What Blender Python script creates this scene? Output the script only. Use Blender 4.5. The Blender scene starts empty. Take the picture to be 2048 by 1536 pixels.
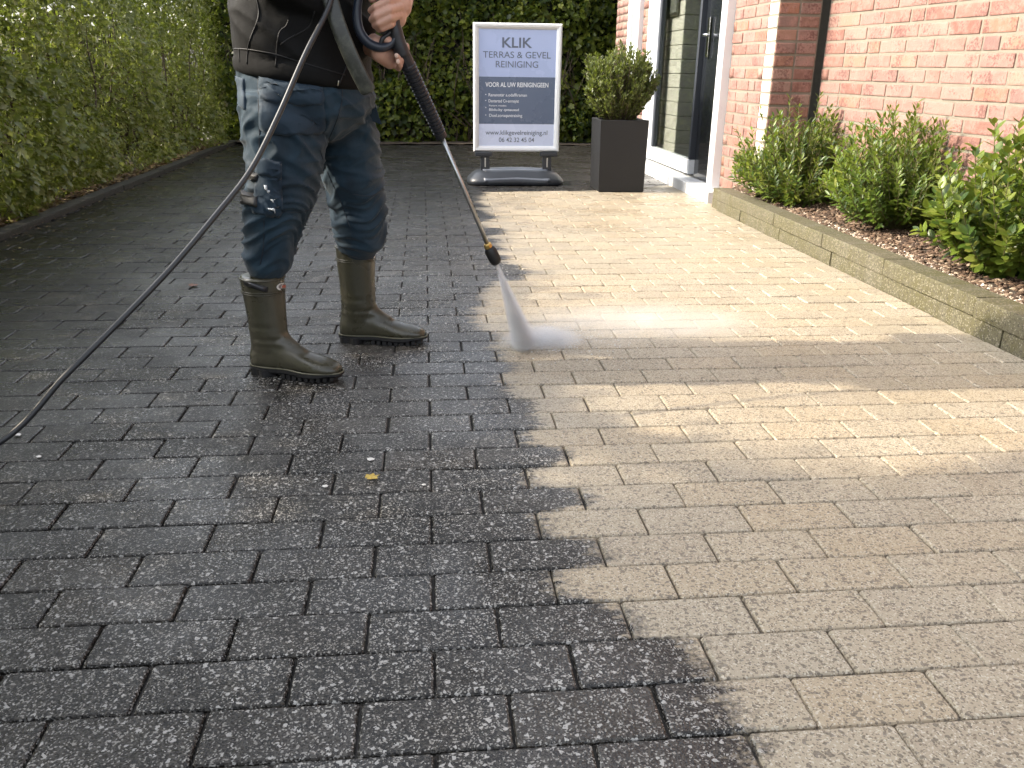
import bpy, bmesh, math, random
import numpy as np
from mathutils import Vector, Matrix, noise
from mathutils.bvhtree import BVHTree
random.seed(7)
RNG = np.random.default_rng(7)
SC = bpy.context.scene
COL = SC.collection

# ------------------------------------------------------------------ camera, sky, sun, exposure
F_PX, PITCH, YAW, ROLL = 1700.0, 0.355751, -0.102262, 0.0139626
CAM = Vector((0.527847, -0.883957, 0.842585))


def cam_ray(px, py):
    """direction through a point of the 2048 x 1536 frame, used to lay things out at their real distance"""
    u, v = (px - 1024) / F_PX, (py - 768) / F_PX
    cr, sr = math.cos(ROLL), math.sin(ROLL)
    a, b = u * cr + v * sr, -u * sr + v * cr
    y = math.cos(PITCH) - b * math.sin(PITCH)
    z = -math.sin(PITCH) - b * math.cos(PITCH)
    c, s = math.cos(YAW), math.sin(YAW)
    return Vector((a * c - y * s, a * s + y * c, z))


def at_y(px, py, Y):
    d = cam_ray(px, py)
    return CAM + d * ((Y - CAM.y) / d.y)


def at_x(px, py, X):
    d = cam_ray(px, py)
    return CAM + d * ((X - CAM.x) / d.x)


def at_z(px, py, Z=0.0):
    d = cam_ray(px, py)
    return CAM + d * ((Z - CAM.z) / d.z)


cam_data = bpy.data.cameras.new("camera")
cam_data.sensor_width = 36.0
cam_data.lens = F_PX / 2048 * 36.0
cam_data.clip_start = 0.02
cam_data.clip_end = 2000.0
cam = bpy.data.objects.new("camera", cam_data)
COL.objects.link(cam)
fw = cam_ray(1024, 768).normalized()
rt = (cam_ray(1124, 768) - cam_ray(1024, 768)).normalized()
up = rt.cross(fw).normalized()
rot = Matrix((rt, up, -fw)).transposed()
cam.matrix_world = Matrix.Translation(CAM) @ rot.to_4x4()
SC.camera = cam

SUN_EL, SUN_AZ = math.radians(32.0), math.radians(3.0)
SUN_DIR = Vector((-math.cos(SUN_EL) * math.cos(SUN_AZ), math.cos(SUN_EL) * math.sin(SUN_AZ), math.sin(SUN_EL)))
world = bpy.data.worlds.new("World")
SC.world = world
world.use_nodes = True
wn = world.node_tree
sky = wn.nodes.new("ShaderNodeTexSky")
sky.sky_type = 'NISHITA'
sky.sun_disc = False
sky.sun_elevation = SUN_EL
sky.sun_rotation = math.atan2(SUN_DIR.x, SUN_DIR.y)
sky.air_density = 1.0
sky.dust_density = 4.0
sky.ozone_density = 1.0
bg = wn.nodes["Background"]
bg.inputs[1].default_value = 0.15
hs = wn.nodes.new("ShaderNodeHueSaturation")            # hazy sky
hs.inputs["Saturation"].default_value = 0.35
wn.links.new(sky.outputs[0], hs.inputs["Color"])
wn.links.new(hs.outputs[0], bg.inputs[0])
sun_data = bpy.data.lights.new("sun", 'SUN')
sun_data.energy = 2.0
sun_data.angle = math.radians(1.0)
sun_data.color = (1.0, 0.87, 0.68)
sun = bpy.data.objects.new("sun", sun_data)
COL.objects.link(sun)
sun.rotation_euler = SUN_DIR.to_track_quat('Z', 'Y').to_euler()
sun.location = (-6, 2, 6)

SC.view_settings.view_transform = 'Standard'
SC.view_settings.look = 'None'
SC.view_settings.exposure = 2.0
SC.view_settings.gamma = 1.0
SC.view_settings.use_curve_mapping = False
SC.render.engine = 'CYCLES'
SC.cycles.use_denoising = True
SC.cycles.max_bounces = 8
SC.cycles.diffuse_bounces = 3
SC.cycles.glossy_bounces = 3
SC.cycles.transmission_bounces = 6
SC.cycles.transparent_max_bounces = 12
SC.cycles.volume_bounces = 2
SC.cycles.caustics_reflective = False
SC.cycles.caustics_refractive = False
SC.cycles.sample_clamp_indirect = 6.0


# ------------------------------------------------------------------ helpers: objects and meshes
def tag(o, label=None, cat=None, group=None, kind=None):
    if label: o["label"] = label
    if cat: o["category"] = cat
    if group: o["group"] = group
    if kind: o["kind"] = kind
    return o


def link(name, me, mat=None, parent=None, smooth=False):
    o = bpy.data.objects.new(name, me)
    COL.objects.link(o)
    if mat is not None and not me.materials:
        me.materials.append(mat)
    if parent is not None:
        o.parent = parent
        o.matrix_parent_inverse = parent_inverse(parent)
    if smooth:
        me.polygons.foreach_set("use_smooth", [True] * len(me.polygons))
    return o


def parent_inverse(p):
    m = Matrix.Identity(4)
    chain = []
    while p is not None:
        chain.append(p)
        p = p.parent
    for q in reversed(chain):
        m = m @ (q.matrix_parent_inverse if q.parent else Matrix.Identity(4)) @ q.matrix_basis
    return m.inverted()


def empty(name, loc=(0, 0, 0)):
    o = bpy.data.objects.new(name, None)
    o.location = loc
    o.empty_display_size = 0.1
    COL.objects.link(o)
    return o


def np_mesh(name, V, F, attr=None):
    """V (n,3), F (m,k) index arrays of one face size"""
    V = np.asarray(V, dtype=np.float32); F = np.asarray(F, dtype=np.int32)
    me = bpy.data.meshes.new(name)
    me.vertices.add(len(V)); me.vertices.foreach_set("co", V.ravel())
    m, k = F.shape
    me.loops.add(m * k); me.loops.foreach_set("vertex_index", F.ravel())
    me.polygons.add(m)
    me.polygons.foreach_set("loop_start", np.arange(0, m * k, k, dtype=np.int32))
    me.update(calc_edges=True)
    if attr is not None:
        a = me.attributes.new("rnd", 'FLOAT', 'POINT')
        a.data.foreach_set("value", np.asarray(attr, dtype=np.float32))
    return me


class MB:
    def __init__(self):
        self.v, self.f = [], []

    def add(self, vs, fs):
        b = len(self.v)
        self.v.extend([tuple(p) for p in vs])
        self.f.extend([tuple(b + i for i in f) for f in fs])
        return self

    def box(self, x0, x1, y0, y1, z0, z1, bev=0.0, seg=1, mat=None):
        bm = bmesh.new()
        bmesh.ops.create_cube(bm, size=1.0)
        for v in bm.verts:
            v.co = Vector(((x0 + x1) / 2 + v.co.x * (x1 - x0), (y0 + y1) / 2 + v.co.y * (y1 - y0), (z0 + z1) / 2 + v.co.z * (z1 - z0)))
        if bev > 0:
            bmesh.ops.bevel(bm, geom=list(bm.edges), offset=bev, segments=seg, affect='EDGES', profile=0.7)
        bm.verts.index_update()
        vs = [(mat @ v.co) if mat else v.co.copy() for v in bm.verts]
        fs = [[v.index for v in f.verts] for f in bm.faces]
        bm.free()
        return self.add(vs, fs)

    def loft(self, rings, close_ends=True):
        n = len(rings[0])
        vs = [p for r in rings for p in r]
        fs = []
        for i in range(len(rings) - 1):
            for j in range(n):
                a, b = i * n + j, i * n + (j + 1) % n
                fs.append((a, b, b + n, a + n))
        if close_ends:
            fs.append(tuple(reversed(range(n))))
            fs.append(tuple((len(rings) - 1) * n + j for j in range(n)))
        return self.add(vs, fs)

    def tube(self, pts, rad, n=10, flat=None):
        pts = [Vector(p) for p in pts]
        if not hasattr(rad, '__len__'):
            rad = [rad] * len(pts)
        t0 = (pts[1] - pts[0]).normalized()
        ref = Vector((0, 0, 1)) if abs(t0.z) < 0.9 else Vector((0, 1, 0))
        u = t0.cross(ref).normalized()
        rings = []
        for i, p in enumerate(pts):
            t = (pts[min(i + 1, len(pts) - 1)] - pts[max(i - 1, 0)]).normalized()
            u = (u - t * u.dot(t)).normalized()
            w = t.cross(u)
            rings.append([p + (u * math.cos(2 * math.pi * k / n) + w * math.sin(2 * math.pi * k / n)) * rad[i] for k in range(n)])
        return self.loft(rings)

    def mesh(self, name):
        me = bpy.data.meshes.new(name)
        me.from_pydata(self.v, [], self.f)
        me.update()
        return me

    def build(self, name, mat=None, parent=None, smooth=False):
        return link(name, self.mesh(name), mat, parent, smooth)


def smooth_path(pts, n=8):
    pts = [Vector(p) for p in pts]
    out = []
    for i in range(len(pts) - 1):
        p0, p1, p2, p3 = pts[max(i - 1, 0)], pts[i], pts[i + 1], pts[min(i + 2, len(pts) - 1)]
        for k in range(n):
            t = k / n
            out.append(0.5 * ((2 * p1) + (p2 - p0) * t + (2 * p0 - 5 * p1 + 4 * p2 - p3) * t * t + (3 * p1 - p0 - 3 * p2 + p3) * t ** 3))
    out.append(pts[-1])
    return out


def capsule(mb, a, b, ra, rb, n=14):
    a, b = Vector(a), Vector(b)
    t = (b - a).normalized() if (b - a).length > 1e-6 else Vector((0, 0, 1))
    pts, rad = [], []
    for k in range(5):
        q = math.pi / 2 * (1 - k / 4)
        pts.append(a - t * ra * math.sin(q)); rad.append(max(ra * math.cos(q), 1e-4))
    for k in range(5):
        q = math.pi / 2 * (k / 4)
        pts.append(b + t * rb * math.sin(q)); rad.append(max(rb * math.cos(q), 1e-4))
    mb.tube(pts, rad, n)


def chain(mb, pts, rads, n=14):
    for i in range(len(pts) - 1):
        capsule(mb, pts[i], pts[i + 1], rads[i], rads[i + 1], n)


def ellipse_ring(c, rx, ry, n=28, ang=0.0, tilt=0.0, power=2.0):
    out = []
    for k in range(n):
        q = 2 * math.pi * k / n
        cx, sy = math.cos(q), math.sin(q)
        px = rx * math.copysign(abs(cx) ** (2 / power), cx)
        py = ry * math.copysign(abs(sy) ** (2 / power), sy)
        out.append(Vector((c[0] + px * math.cos(ang) - py * math.sin(ang), c[1] + px * math.sin(ang) + py * math.cos(ang), c[2] + tilt * px)))
    return out


def remesh(mb, voxel, smooth_iter=6, factor=0.5):
    """weld overlapping closed shapes into one continuous surface"""
    tmp = bpy.data.objects.new("tmp", mb.mesh("tmp"))
    COL.objects.link(tmp)
    r = tmp.modifiers.new("r", 'REMESH'); r.mode = 'VOXEL'; r.voxel_size = voxel
    if smooth_iter:
        s = tmp.modifiers.new("s", 'SMOOTH'); s.iterations = smooth_iter; s.factor = factor
    dg = bpy.context.evaluated_depsgraph_get()
    me = bpy.data.meshes.new_from_object(tmp.evaluated_get(dg))
    bpy.data.objects.remove(tmp)
    return me


def bvh_of(me):
    return BVHTree.FromPolygons([v.co.copy() for v in me.vertices], [tuple(p.vertices) for p in me.polygons])


def cast(bvh, px, py, off=0.0):
    d = cam_ray(px, py).normalized()
    hit, nrm, _, _ = bvh.ray_cast(CAM, d)
    if hit is None:
        hit, nrm, _, _ = bvh.find_nearest(at_y(px, py, 1.55))
    if nrm.dot(d) > 0: nrm = -nrm
    return hit + nrm * off, nrm


# ------------------------------------------------------------------ helpers: materials
class NG:
    def __init__(self, name):
        self.m = bpy.data.materials.new(name)
        self.m.use_nodes = True
        self.t = self.m.node_tree
        self.b = self.t.nodes["Principled BSDF"]
        self.o = self.t.nodes["Material Output"]
        self._pos = None

    def n(self, typ, **kw):
        x = self.t.nodes.new(typ)
        for k, v in kw.items(): setattr(x, k, v)
        return x

    def set(self, sock, v):
        if isinstance(v, bpy.types.NodeSocket): self.t.links.new(v, sock)
        else: sock.default_value = v
        return self

    def p(self, **kw):
        names = dict(color="Base Color", rough="Roughness", metal="Metallic", normal="Normal", spec="Specular IOR Level",
                     coat="Coat Weight", coat_rough="Coat Roughness", trans="Transmission Weight", ior="IOR", alpha="Alpha",
                     sheen="Sheen Weight", sss="Subsurface Weight")
        for k, v in kw.items():
            if isinstance(v, tuple) and len(v) == 3: v = (*v, 1)
            self.set(self.b.inputs[names[k]], v)
        return self

    def pos(self):
        if self._pos is None: self._pos = self.n("ShaderNodeNewGeometry").outputs["Position"]
        return self._pos

    def xyz(self, v=None):
        s = self.n("ShaderNodeSeparateXYZ"); self.set(s.inputs[0], v or self.pos()); return s.outputs

    def comb(self, x, y, z):
        s = self.n("ShaderNodeCombineXYZ")
        for i, q in enumerate((x, y, z)): self.set(s.inputs[i], q)
        return s.outputs[0]

    def math(self, op, a, b=0.0, c=None, clamp=False):
        x = self.n("ShaderNodeMath", operation=op, use_clamp=clamp)
        self.set(x.inputs[0], a); self.set(x.inputs[1], b)
        if c is not None: self.set(x.inputs[2], c)
        return x.outputs[0]

    def scale(self, v, s):
        x = self.n("ShaderNodeVectorMath", operation='MULTIPLY')
        self.set(x.inputs[0], v); self.set(x.inputs[1], s if not isinstance(s, (int, float)) else (s, s, s))
        return x.outputs[0]

    def noise(self, scale=5.0, detail=3.0, rough=0.55, vec=None, out=0):
        x = self.n("ShaderNodeTexNoise")
        self.set(x.inputs["Vector"], vec or self.pos())
        x.inputs["Scale"].default_value = scale; x.inputs["Detail"].default_value = detail; x.inputs["Roughness"].default_value = rough
        return x.outputs[out]

    def voronoi(self, scale, vec=None, rnd=1.0):
        x = self.n("ShaderNodeTexVoronoi")
        self.set(x.inputs["Vector"], vec or self.pos())
        x.inputs["Scale"].default_value = scale; x.inputs["Randomness"].default_value = rnd
        return x.outputs

    def ramp(self, fac, stops, interp='LINEAR'):
        x = self.n("ShaderNodeValToRGB")
        self.set(x.inputs[0], fac)
        cr = x.color_ramp; cr.interpolation = interp
        while len(cr.elements) < len(stops): cr.elements.new(0.5)
        for e, (p, c) in zip(cr.elements, stops):
            e.position = p
            e.color = (c, c, c, 1) if isinstance(c, (int, float)) else (*c, 1)
        return x.outputs[0]

    def mix(self, fac, a, b, blend='MIX'):
        x = self.n("ShaderNodeMix", data_type='RGBA', blend_type=blend)
        self.set(x.inputs[0], fac)
        for i, q in ((6, a), (7, b)):
            if isinstance(q, tuple) and len(q) == 3: q = (*q, 1)
            self.set(x.inputs[i], q)
        return x.outputs[2]

    def mixf(self, fac, a, b):
        x = self.n("ShaderNodeMix", data_type='FLOAT')
        self.set(x.inputs[0], fac); self.set(x.inputs[2], a); self.set(x.inputs[3], b)
        return x.outputs[0]

    def bump(self, h, strength=0.3, dist=0.002, normal=None):
        x = self.n("ShaderNodeBump")
        x.inputs["Strength"].default_value = strength; x.inputs["Distance"].default_value = dist
        self.set(x.inputs["Height"], h)
        if normal is not None: self.set(x.inputs["Normal"], normal)
        return x.outputs[0]

    def rnd(self):
        a = self.n("ShaderNodeAttribute", attribute_name="rnd").outputs["Fac"]
        o = self.n("ShaderNodeObjectInfo").outputs["Random"]
        return self.math('FRACT', self.math('ADD', a, o))


def simple(name, color, rough=0.5, metal=0.0, var=0.12, vscale=12.0, bump=0.0, bscale=150.0, bdist=0.001, coat=0.0, spec=0.5):
    g = NG(name)
    n = g.noise(vscale, 4, 0.6)
    lo = tuple(c * (1 - var) for c in color); hi = tuple(min(1, c * (1 + var)) for c in color)
    g.p(color=g.mix(n, lo, hi), rough=g.mixf(n, max(0.02, rough - 0.08), min(1, rough + 0.08)), metal=metal, coat=coat, spec=spec)
    if bump: g.p(normal=g.bump(g.noise(bscale, 3), bump, bdist))
    return g.m


L, W = 0.21, 0.105


def speckle(g, cell, lo):
    s = g.n("ShaderNodeSeparateColor"); g.set(s.inputs[0], cell)
    return s.outputs


def make_paver_materials():
    # the washed edge, row by row (x where the dirt ends)
    edge = {-2: .96, -1: .945, 0: .937, 1: .936, 2: .852, 3: .745, 4: .845, 5: .747, 6: .848, 7: .746, 8: .842, 9: .76, 10: .80, 11: .813, 12: .752,
            13: .74, 14: .782, 15: .75, 16: .734, 17: .76, 18: .703, 19: .691, 20: .698, 21: .74, 22: .738, 23: .76, 24: .799, 25: .93, 26: .976,
            27: .95, 28: .88, 29: .913, 30: .84, 31: .906, 32: .87, 33: .9, 34: .852, 35: .935, 36: .95, 37: .86, 38: .826, 39: .90, 40: .943,
            41: .92, 42: .898, 43: .86, 44: .93, 45: .9, 46: .87, 47: .91, 48: .898, 49: .93, 50: .95}
    Y0, Y1 = -0.21, 5.9

    def dirt_mask(g):
        x, y, z = g.xyz()
        fc = g.n("ShaderNodeFloatCurve")
        cv = fc.mapping.curves[0]
        pts = []
        for r in range(-2, 51):
            e = edge[r]
            for yy in (r * W + 0.004, (r + 1) * W - 0.004):
                pts.append(((yy - Y0) / (Y1 - Y0), (e - 0.4) / 2.4))
        pts.append(((5.37 - Y0) / (Y1 - Y0), (1.05 - 0.4) / 2.4)); pts.append(((5.42 - Y0) / (Y1 - Y0), (1.7 - .4) / 2.4)); pts.append((1.0, 1.0))
        pts = [p for p in pts if 0 <= p[0] <= 1]
        cv.points[0].location = pts[0]; cv.points[1].location = pts[-1]
        for p in pts[1:-1]: cv.points.new(*p)
        for p in cv.points: p.handle_type = 'VECTOR'
        fc.mapping.update()
        g.set(fc.inputs["Value"], g.math('DIVIDE', g.math('SUBTRACT', y, Y0), Y1 - Y0, clamp=True))
        e = g.math('MULTIPLY_ADD', fc.outputs[0], 2.4, 0.4)
        n1 = g.noise(1.0, 4, 0.7, g.scale(g.pos(), (9, 40, 1)))
        n2 = g.noise(90, 3, 0.7)
        n3 = g.noise(2.2, 2, 0.5)
        e = g.math('MULTIPLY_ADD', g.math('SUBTRACT', n1, 0.5), 0.16, e)
        e = g.math('MULTIPLY_ADD', g.math('SUBTRACT', n2, 0.5), 0.14, e)
        d = g.math('SUBTRACT', e, x)
        return g.math('MULTIPLY_ADD', d, 20.0, 0.5, clamp=True), n3, x, y

    g = NG("paver_concrete")
    dirt, n3, x, y = dirt_mask(g)
    row = g.math('FLOOR', g.math('DIVIDE', y, W))
    par = g.math('MULTIPLY', g.math('FLOORED_MODULO', row, 2.0), 0.5)
    u = g.math('FLOOR', g.math('ADD', g.math('DIVIDE', x, L), par))
    wn_ = g.n("ShaderNodeTexWhiteNoise", noise_dimensions='2D')
    g.set(wn_.inputs["Vector"], g.comb(u, row, 0.0))
    r1 = wn_.outputs["Value"]
    r2 = speckle(g, wn_.outputs["Color"], 0)[1]
    warp = g.noise(60, 2, 0.5, out=1)
    vpos = g.n("ShaderNodeVectorMath", operation='MULTIPLY_ADD')
    g.set(vpos.inputs[0], warp); vpos.inputs[1].default_value = (0.006, 0.006, 0.006); g.set(vpos.inputs[2], g.pos())
    vp = vpos.outputs[0]
    vor = g.voronoi(400, vp); va = g.voronoi(190, vp)
    c1 = speckle(g, vor[1], 0); c2 = speckle(g, va[1], 0)
    grain = g.noise(420, 2, 0.6)
    cloud = g.noise(6, 4, 0.65)
    # washed concrete: beige matrix, grey and brown chippings
    clean = g.ramp(r1, [(0, (.36, .305, .222)), (.35, (.385, .335, .25)), (.7, (.41, .345, .245)), (1, (.40, .325, .22))])
    clean = g.mix(g.math('MULTIPLY', cloud, 0.5), clean, g.mix(0.5, clean, (.33, .29, .235)))
    clean = g.mix(g.math('MULTIPLY', g.math('GREATER_THAN', c1[0], 0.84), .8), clean, (.55, .50, .41))
    clean = g.mix(g.math('MULTIPLY', g.math('GREATER_THAN', c1[1], 0.82), .85), clean, (.15, .12, .085))
    clean = g.mix(g.math('MULTIPLY', g.math('GREATER_THAN', c2[0], 0.9), 0.7), clean, (.10, .085, .07))
    clean = g.mix(g.math('MULTIPLY', grain, 0.2), clean, (.20, .175, .14))
    # algae and soot, wet, with pale chippings showing through
    dark = g.ramp(r2, [(0, (.0085, .0077, .0068)), (.4, (.0115, .0096, .0076)), (.8, (.017, .0130, .0090)), (1, (.026, .0182, .0105))])
    dark = g.mix(g.ramp(cloud, [(.35, 0.0), (.75, 0.7)]), dark, (.011, .011, .012))
    dark = g.mix(g.math('MULTIPLY', g.math('GREATER_THAN', c1[0], 0.50), 0.8), dark, (.060, .0555, .048))
    dark = g.mix(g.math('MULTIPLY', g.math('GREATER_THAN', c1[1], 0.82), 0.9), dark, (.26, .25, .23))
    dark = g.mix(g.math('MULTIPLY', g.math('GREATER_THAN', c2[1], 0.95), .85), dark, (.40, .39, .37))
    dark = g.mix(g.math('GREATER_THAN', c1[2], 0.86), dark, (.012, .012, .012))
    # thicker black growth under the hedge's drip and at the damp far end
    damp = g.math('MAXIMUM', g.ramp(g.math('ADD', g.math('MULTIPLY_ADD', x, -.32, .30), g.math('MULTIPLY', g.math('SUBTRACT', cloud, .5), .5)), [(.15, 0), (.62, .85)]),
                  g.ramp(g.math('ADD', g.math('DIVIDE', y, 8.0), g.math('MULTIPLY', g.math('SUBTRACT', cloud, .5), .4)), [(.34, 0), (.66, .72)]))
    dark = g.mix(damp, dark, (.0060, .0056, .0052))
    col = g.mix(dirt, clean, dark)
    wet_n = g.noise(3.0, 3, 0.6)
    far = g.ramp(g.math('DIVIDE', y, 6.0), [(.35, 0.0), (.75, 1.0)])
    rc = g.mixf(far, g.mixf(g.ramp(wet_n, [(.42, 0), (.6, 1)]), .36, .74), g.mixf(g.ramp(wet_n, [(.4, 0), (.62, 1)]), .22, .5))
    rd = g.mixf(g.ramp(wet_n, [(.35, 0), (.65, 1)]), .17, .38)
    rough = g.mixf(dirt, rc, rd)
    h = g.math('ADD', g.math('MULTIPLY', vor[0], 0.9), g.math('MULTIPLY', g.noise(130, 3, 0.6), 0.8))
    g.p(color=col, rough=rough, normal=g.bump(h, 0.38, 0.003), spec=g.mixf(dirt, .4, .30), coat=g.math('MULTIPLY', dirt, g.ramp(g.noise(2.1, 3, .6), [(.44, .0), (.60, .45)])), coat_rough=.12)
    g.t.links.new(g.bump(g.math('ADD', vor[0], g.noise(55, 2, .5)), .22, .003), g.b.inputs["Coat Normal"])
    j = NG("joint_sand")
    d2, _, _, _ = dirt_mask(j)
    jn = j.noise(120, 3)
    j.p(color=j.mix(d2, j.mix(jn, (.085, .07, .052), (.15, .125, .093)), j.mix(jn, (.010, .009, .008), (.026, .022, .018))), rough=0.75,
        normal=j.bump(jn, 0.6, 0.004))
    return g.m, j.m


MAT_PAVER, MAT_JOINT = make_paver_materials()


def make_leaf(name, stops, rough=0.42, transl=0.35, tcol=(0.25, 0.33, 0.03)):
    g = NG(name)
    r = g.rnd()
    n = g.noise(30, 2)
    base = g.ramp(r, stops)
    base = g.mix(g.math('MULTIPLY', n, 0.35), base, g.mix(0.6, base, (0.01, 0.015, 0.004)))
    g.p(color=base, rough=rough, spec=0.45)
    tr = g.n("ShaderNodeBsdfTranslucent")
    g.set(tr.inputs[0], g.mix(0.55, base, tcol + (1,) if len(tcol) == 3 else tcol))
    ms = g.n("ShaderNodeMixShader")
    ms.inputs[0].default_value = transl
    g.t.links.new(g.b.outputs[0], ms.inputs[1]); g.t.links.new(tr.outputs[0], ms.inputs[2])
    g.t.links.new(ms.outputs[0], g.o.inputs[0])
    return g.m


LEAF_HEDGE = make_leaf("hedge_leaf", [(0, (.045, .060, .015)), (.3, (.085, .105, .024)), (.6, (.15, .17, .042)), (.85, (.235, .245, .075)), (.95, (.30, .30, .13)), (1, (.19, .15, .07))], rough=.3, transl=.42)
LEAF_BACK = make_leaf("climber_leaf", [(0, (.022, .042, .010)), (.4, (.050, .082, .015)), (.75, (.115, .155, .022)), (1, (.23, .25, .035))], transl=0.45)
LEAF_SHRUB = make_leaf("shrub_leaf", [(0, (.035, .075, .016)), (.5, (.085, .145, .024)), (.85, (.16, .22, .034)), (1, (.24, .26, .055))], rough=0.38, transl=.42)
LEAF_BOX = make_leaf("planter_leaf", [(0, (.055, .078, .021)), (.5, (.115, .14, .038)), (.85, (.19, .21, .06)), (1, (.27, .26, .10))], rough=0.42)
BARK = simple("bark", (.065, .048, .032), 0.85, var=0.4, vscale=40, bump=0.6, bscale=60, bdist=0.004)
SOIL = simple("soil", (.045, .033, .022), 0.95, var=0.5, vscale=25, bump=0.8, bscale=70, bdist=0.01)


def make_ground_mat():
    g = NG("garden_ground")
    n = g.noise(0.6, 5, 0.6); n2 = g.noise(30, 4, 0.7)
    g.p(color=g.mix(n, (.05, .04, .028), g.mix(n2, (.045, .06, .02), (.07, .075, .03))), rough=0.95, normal=g.bump(n2, 0.6, 0.02))
    return g.m


# ------------------------------------------------------------------ the setting: ground and paved drive
X_LEFT, X_RIGHT = -1.60, 2.395
ground = MB()
ground.add([(-300, -300, -0.06), (300, -300, -0.06), (300, 300, -0.06), (-300, 300, -0.06)], [(0, 1, 2, 3)])
tag(ground.build("ground", make_ground_mat()), kind="structure")
drive = MB().add([(X_LEFT - .1, -2.2, -0.009), (2.62, -2.2, -0.009), (2.62, 9.9, -0.009), (X_LEFT - .1, 9.9, -0.009)], [(0, 1, 2, 3)]).build("driveway", MAT_JOINT)
tag(drive, kind="structure")


def paver_block(lx, ly, ch=0.0045, lip=0.0022):
    """top, chamfer and upper sides of one concrete block; origin in the middle of the top"""
    a, b = lx / 2, ly / 2
    rings = []
    for inset, z in ((0, -0.03), (0, -ch), (ch * .4, -lip * .5), (ch, 0)):
        q = min(0.004, 0.25 * min(a, b))
        aa, bb = a - inset, b - inset
        rings.append([(-aa + q, -bb, z), (aa - q, -bb, z), (aa, -bb + q, z), (aa, bb - q, z), (aa - q, bb, z), (-aa + q, bb, z), (-aa, bb - q, z), (-aa, -bb + q, z)])
    m = MB()
    m.loft(rings, close_ends=False)
    m.f.append(tuple(range(24, 32)))
    return m


GAP = 0.0035
spots = []
for r in range(-12, 93):
    y = (r + 0.5) * W
    off = 0.0 if r % 2 == 0 else 0.5
    k = math.floor(X_LEFT / L - off) - 1
    while True:
        x0, x1 = max((k + off) * L, X_LEFT), min((k + 1 + off) * L, X_RIGHT if y < 4.55 else 2.55)
        k += 1
        if x0 > 2.54: break
        if x1 - x0 < 0.03: continue
        spots.append((x0, x1, y, r))


def frame_size(x0, x1, y):
    """how large a block shows in the frame; 0 when outside it"""
    R = rot.transposed()
    def pr(p):
        q = R @ (Vector(p) - CAM)
        if q.z > -0.02: return None
        return 1024 + F_PX * q.x / -q.z, 768 - F_PX * q.y / -q.z
    c = pr(((x0 + x1) / 2, y, 0))
    if c is None or not (-60 < c[0] < 2108 and 200 < c[1] < 1580): return 0
    a, b = pr((x0, y - W / 2, 0)), pr((x1, y + W / 2, 0))
    return abs(a[0] - b[0]) * abs(a[1] - b[1]) if a and b else 0


spots.sort(key=lambda s: -frame_size(s[0], s[1], s[2]))
near, rest = spots[:300], spots[300:]
full = paver_block(L - GAP, W - GAP).mesh("paver")
full.materials.append(MAT_PAVER)
cuts = {}
for (x0, x1, y, r) in near:
    lx = round(x1 - x0 - GAP, 3)
    if lx > L - GAP - 0.004: me = full
    else:
        if lx not in cuts:
            cuts[lx] = paver_block(lx, W - GAP).mesh("paver"); cuts[lx].materials.append(MAT_PAVER)
        me = cuts[lx]
    o = bpy.data.objects.new("paver", me)
    COL.objects.link(o)
    o.parent = drive
    o.location = ((x0 + x1) / 2 + random.uniform(-.001, .001), y + random.uniform(-.0008, .0008), random.uniform(-.0016, .0012))
    o.rotation_euler = (random.gauss(0, .004), random.gauss(0, .003), random.gauss(0, .003))
m = MB()
for (x0, x1, y, r) in rest:
    b = paver_block(x1 - x0 - GAP, W - GAP)
    cx, dz, tx, ty = (x0 + x1) / 2, random.uniform(-.002, .0015), random.gauss(0, .005), random.gauss(0, .004)
    m.add([(cx + p[0], y + p[1], p[2] + dz + tx * p[0] + ty * p[1]) for p in b.v], b.f)
tag(m.build("paver_field", MAT_PAVER, drive), kind="stuff")


# ------------------------------------------------------------------ kerbs
def make_kerb_mat(name, c0, c1, moss, lime=(.17, .16, .125), chip=(.24, .22, .17)):
    g = NG(name)
    n = g.noise(5, 5, 0.65); n2 = g.noise(45, 4, 0.7); x, y, z = g.xyz()
    col = g.mix(n2, c0, c1)
    streak = g.noise(1.0, 4, 0.6, g.scale(g.pos(), (6, 22, 3)))
    col = g.mix(g.ramp(g.math('ADD', g.math('MULTIPLY', n, 0.6), g.math('MULTIPLY', streak, 0.5)), [(.42, 0), (.68, .9)]), col, moss)
    col = g.mix(g.ramp(g.noise(1.0, 3, 0.6, g.scale(g.pos(), (3, 30, 2))), [(.58, 0), (.75, .55)]), col, lime)
    sp = speckle(g, g.voronoi(240)[1], 0)
    col = g.mix(g.math('MULTIPLY', g.math('GREATER_THAN', sp[0], .87), .7), col, chip)
    col = g.mix(g.math('MULTIPLY', g.math('GREATER_THAN', sp[1], .86), .8), col, (.04, .035, .025))
    g.p(color=col, rough=g.mixf(n, .55, .85), normal=g.bump(g.math('ADD', n2, g.noise(200, 2)), 0.5, 0.004))
    return g.m


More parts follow.
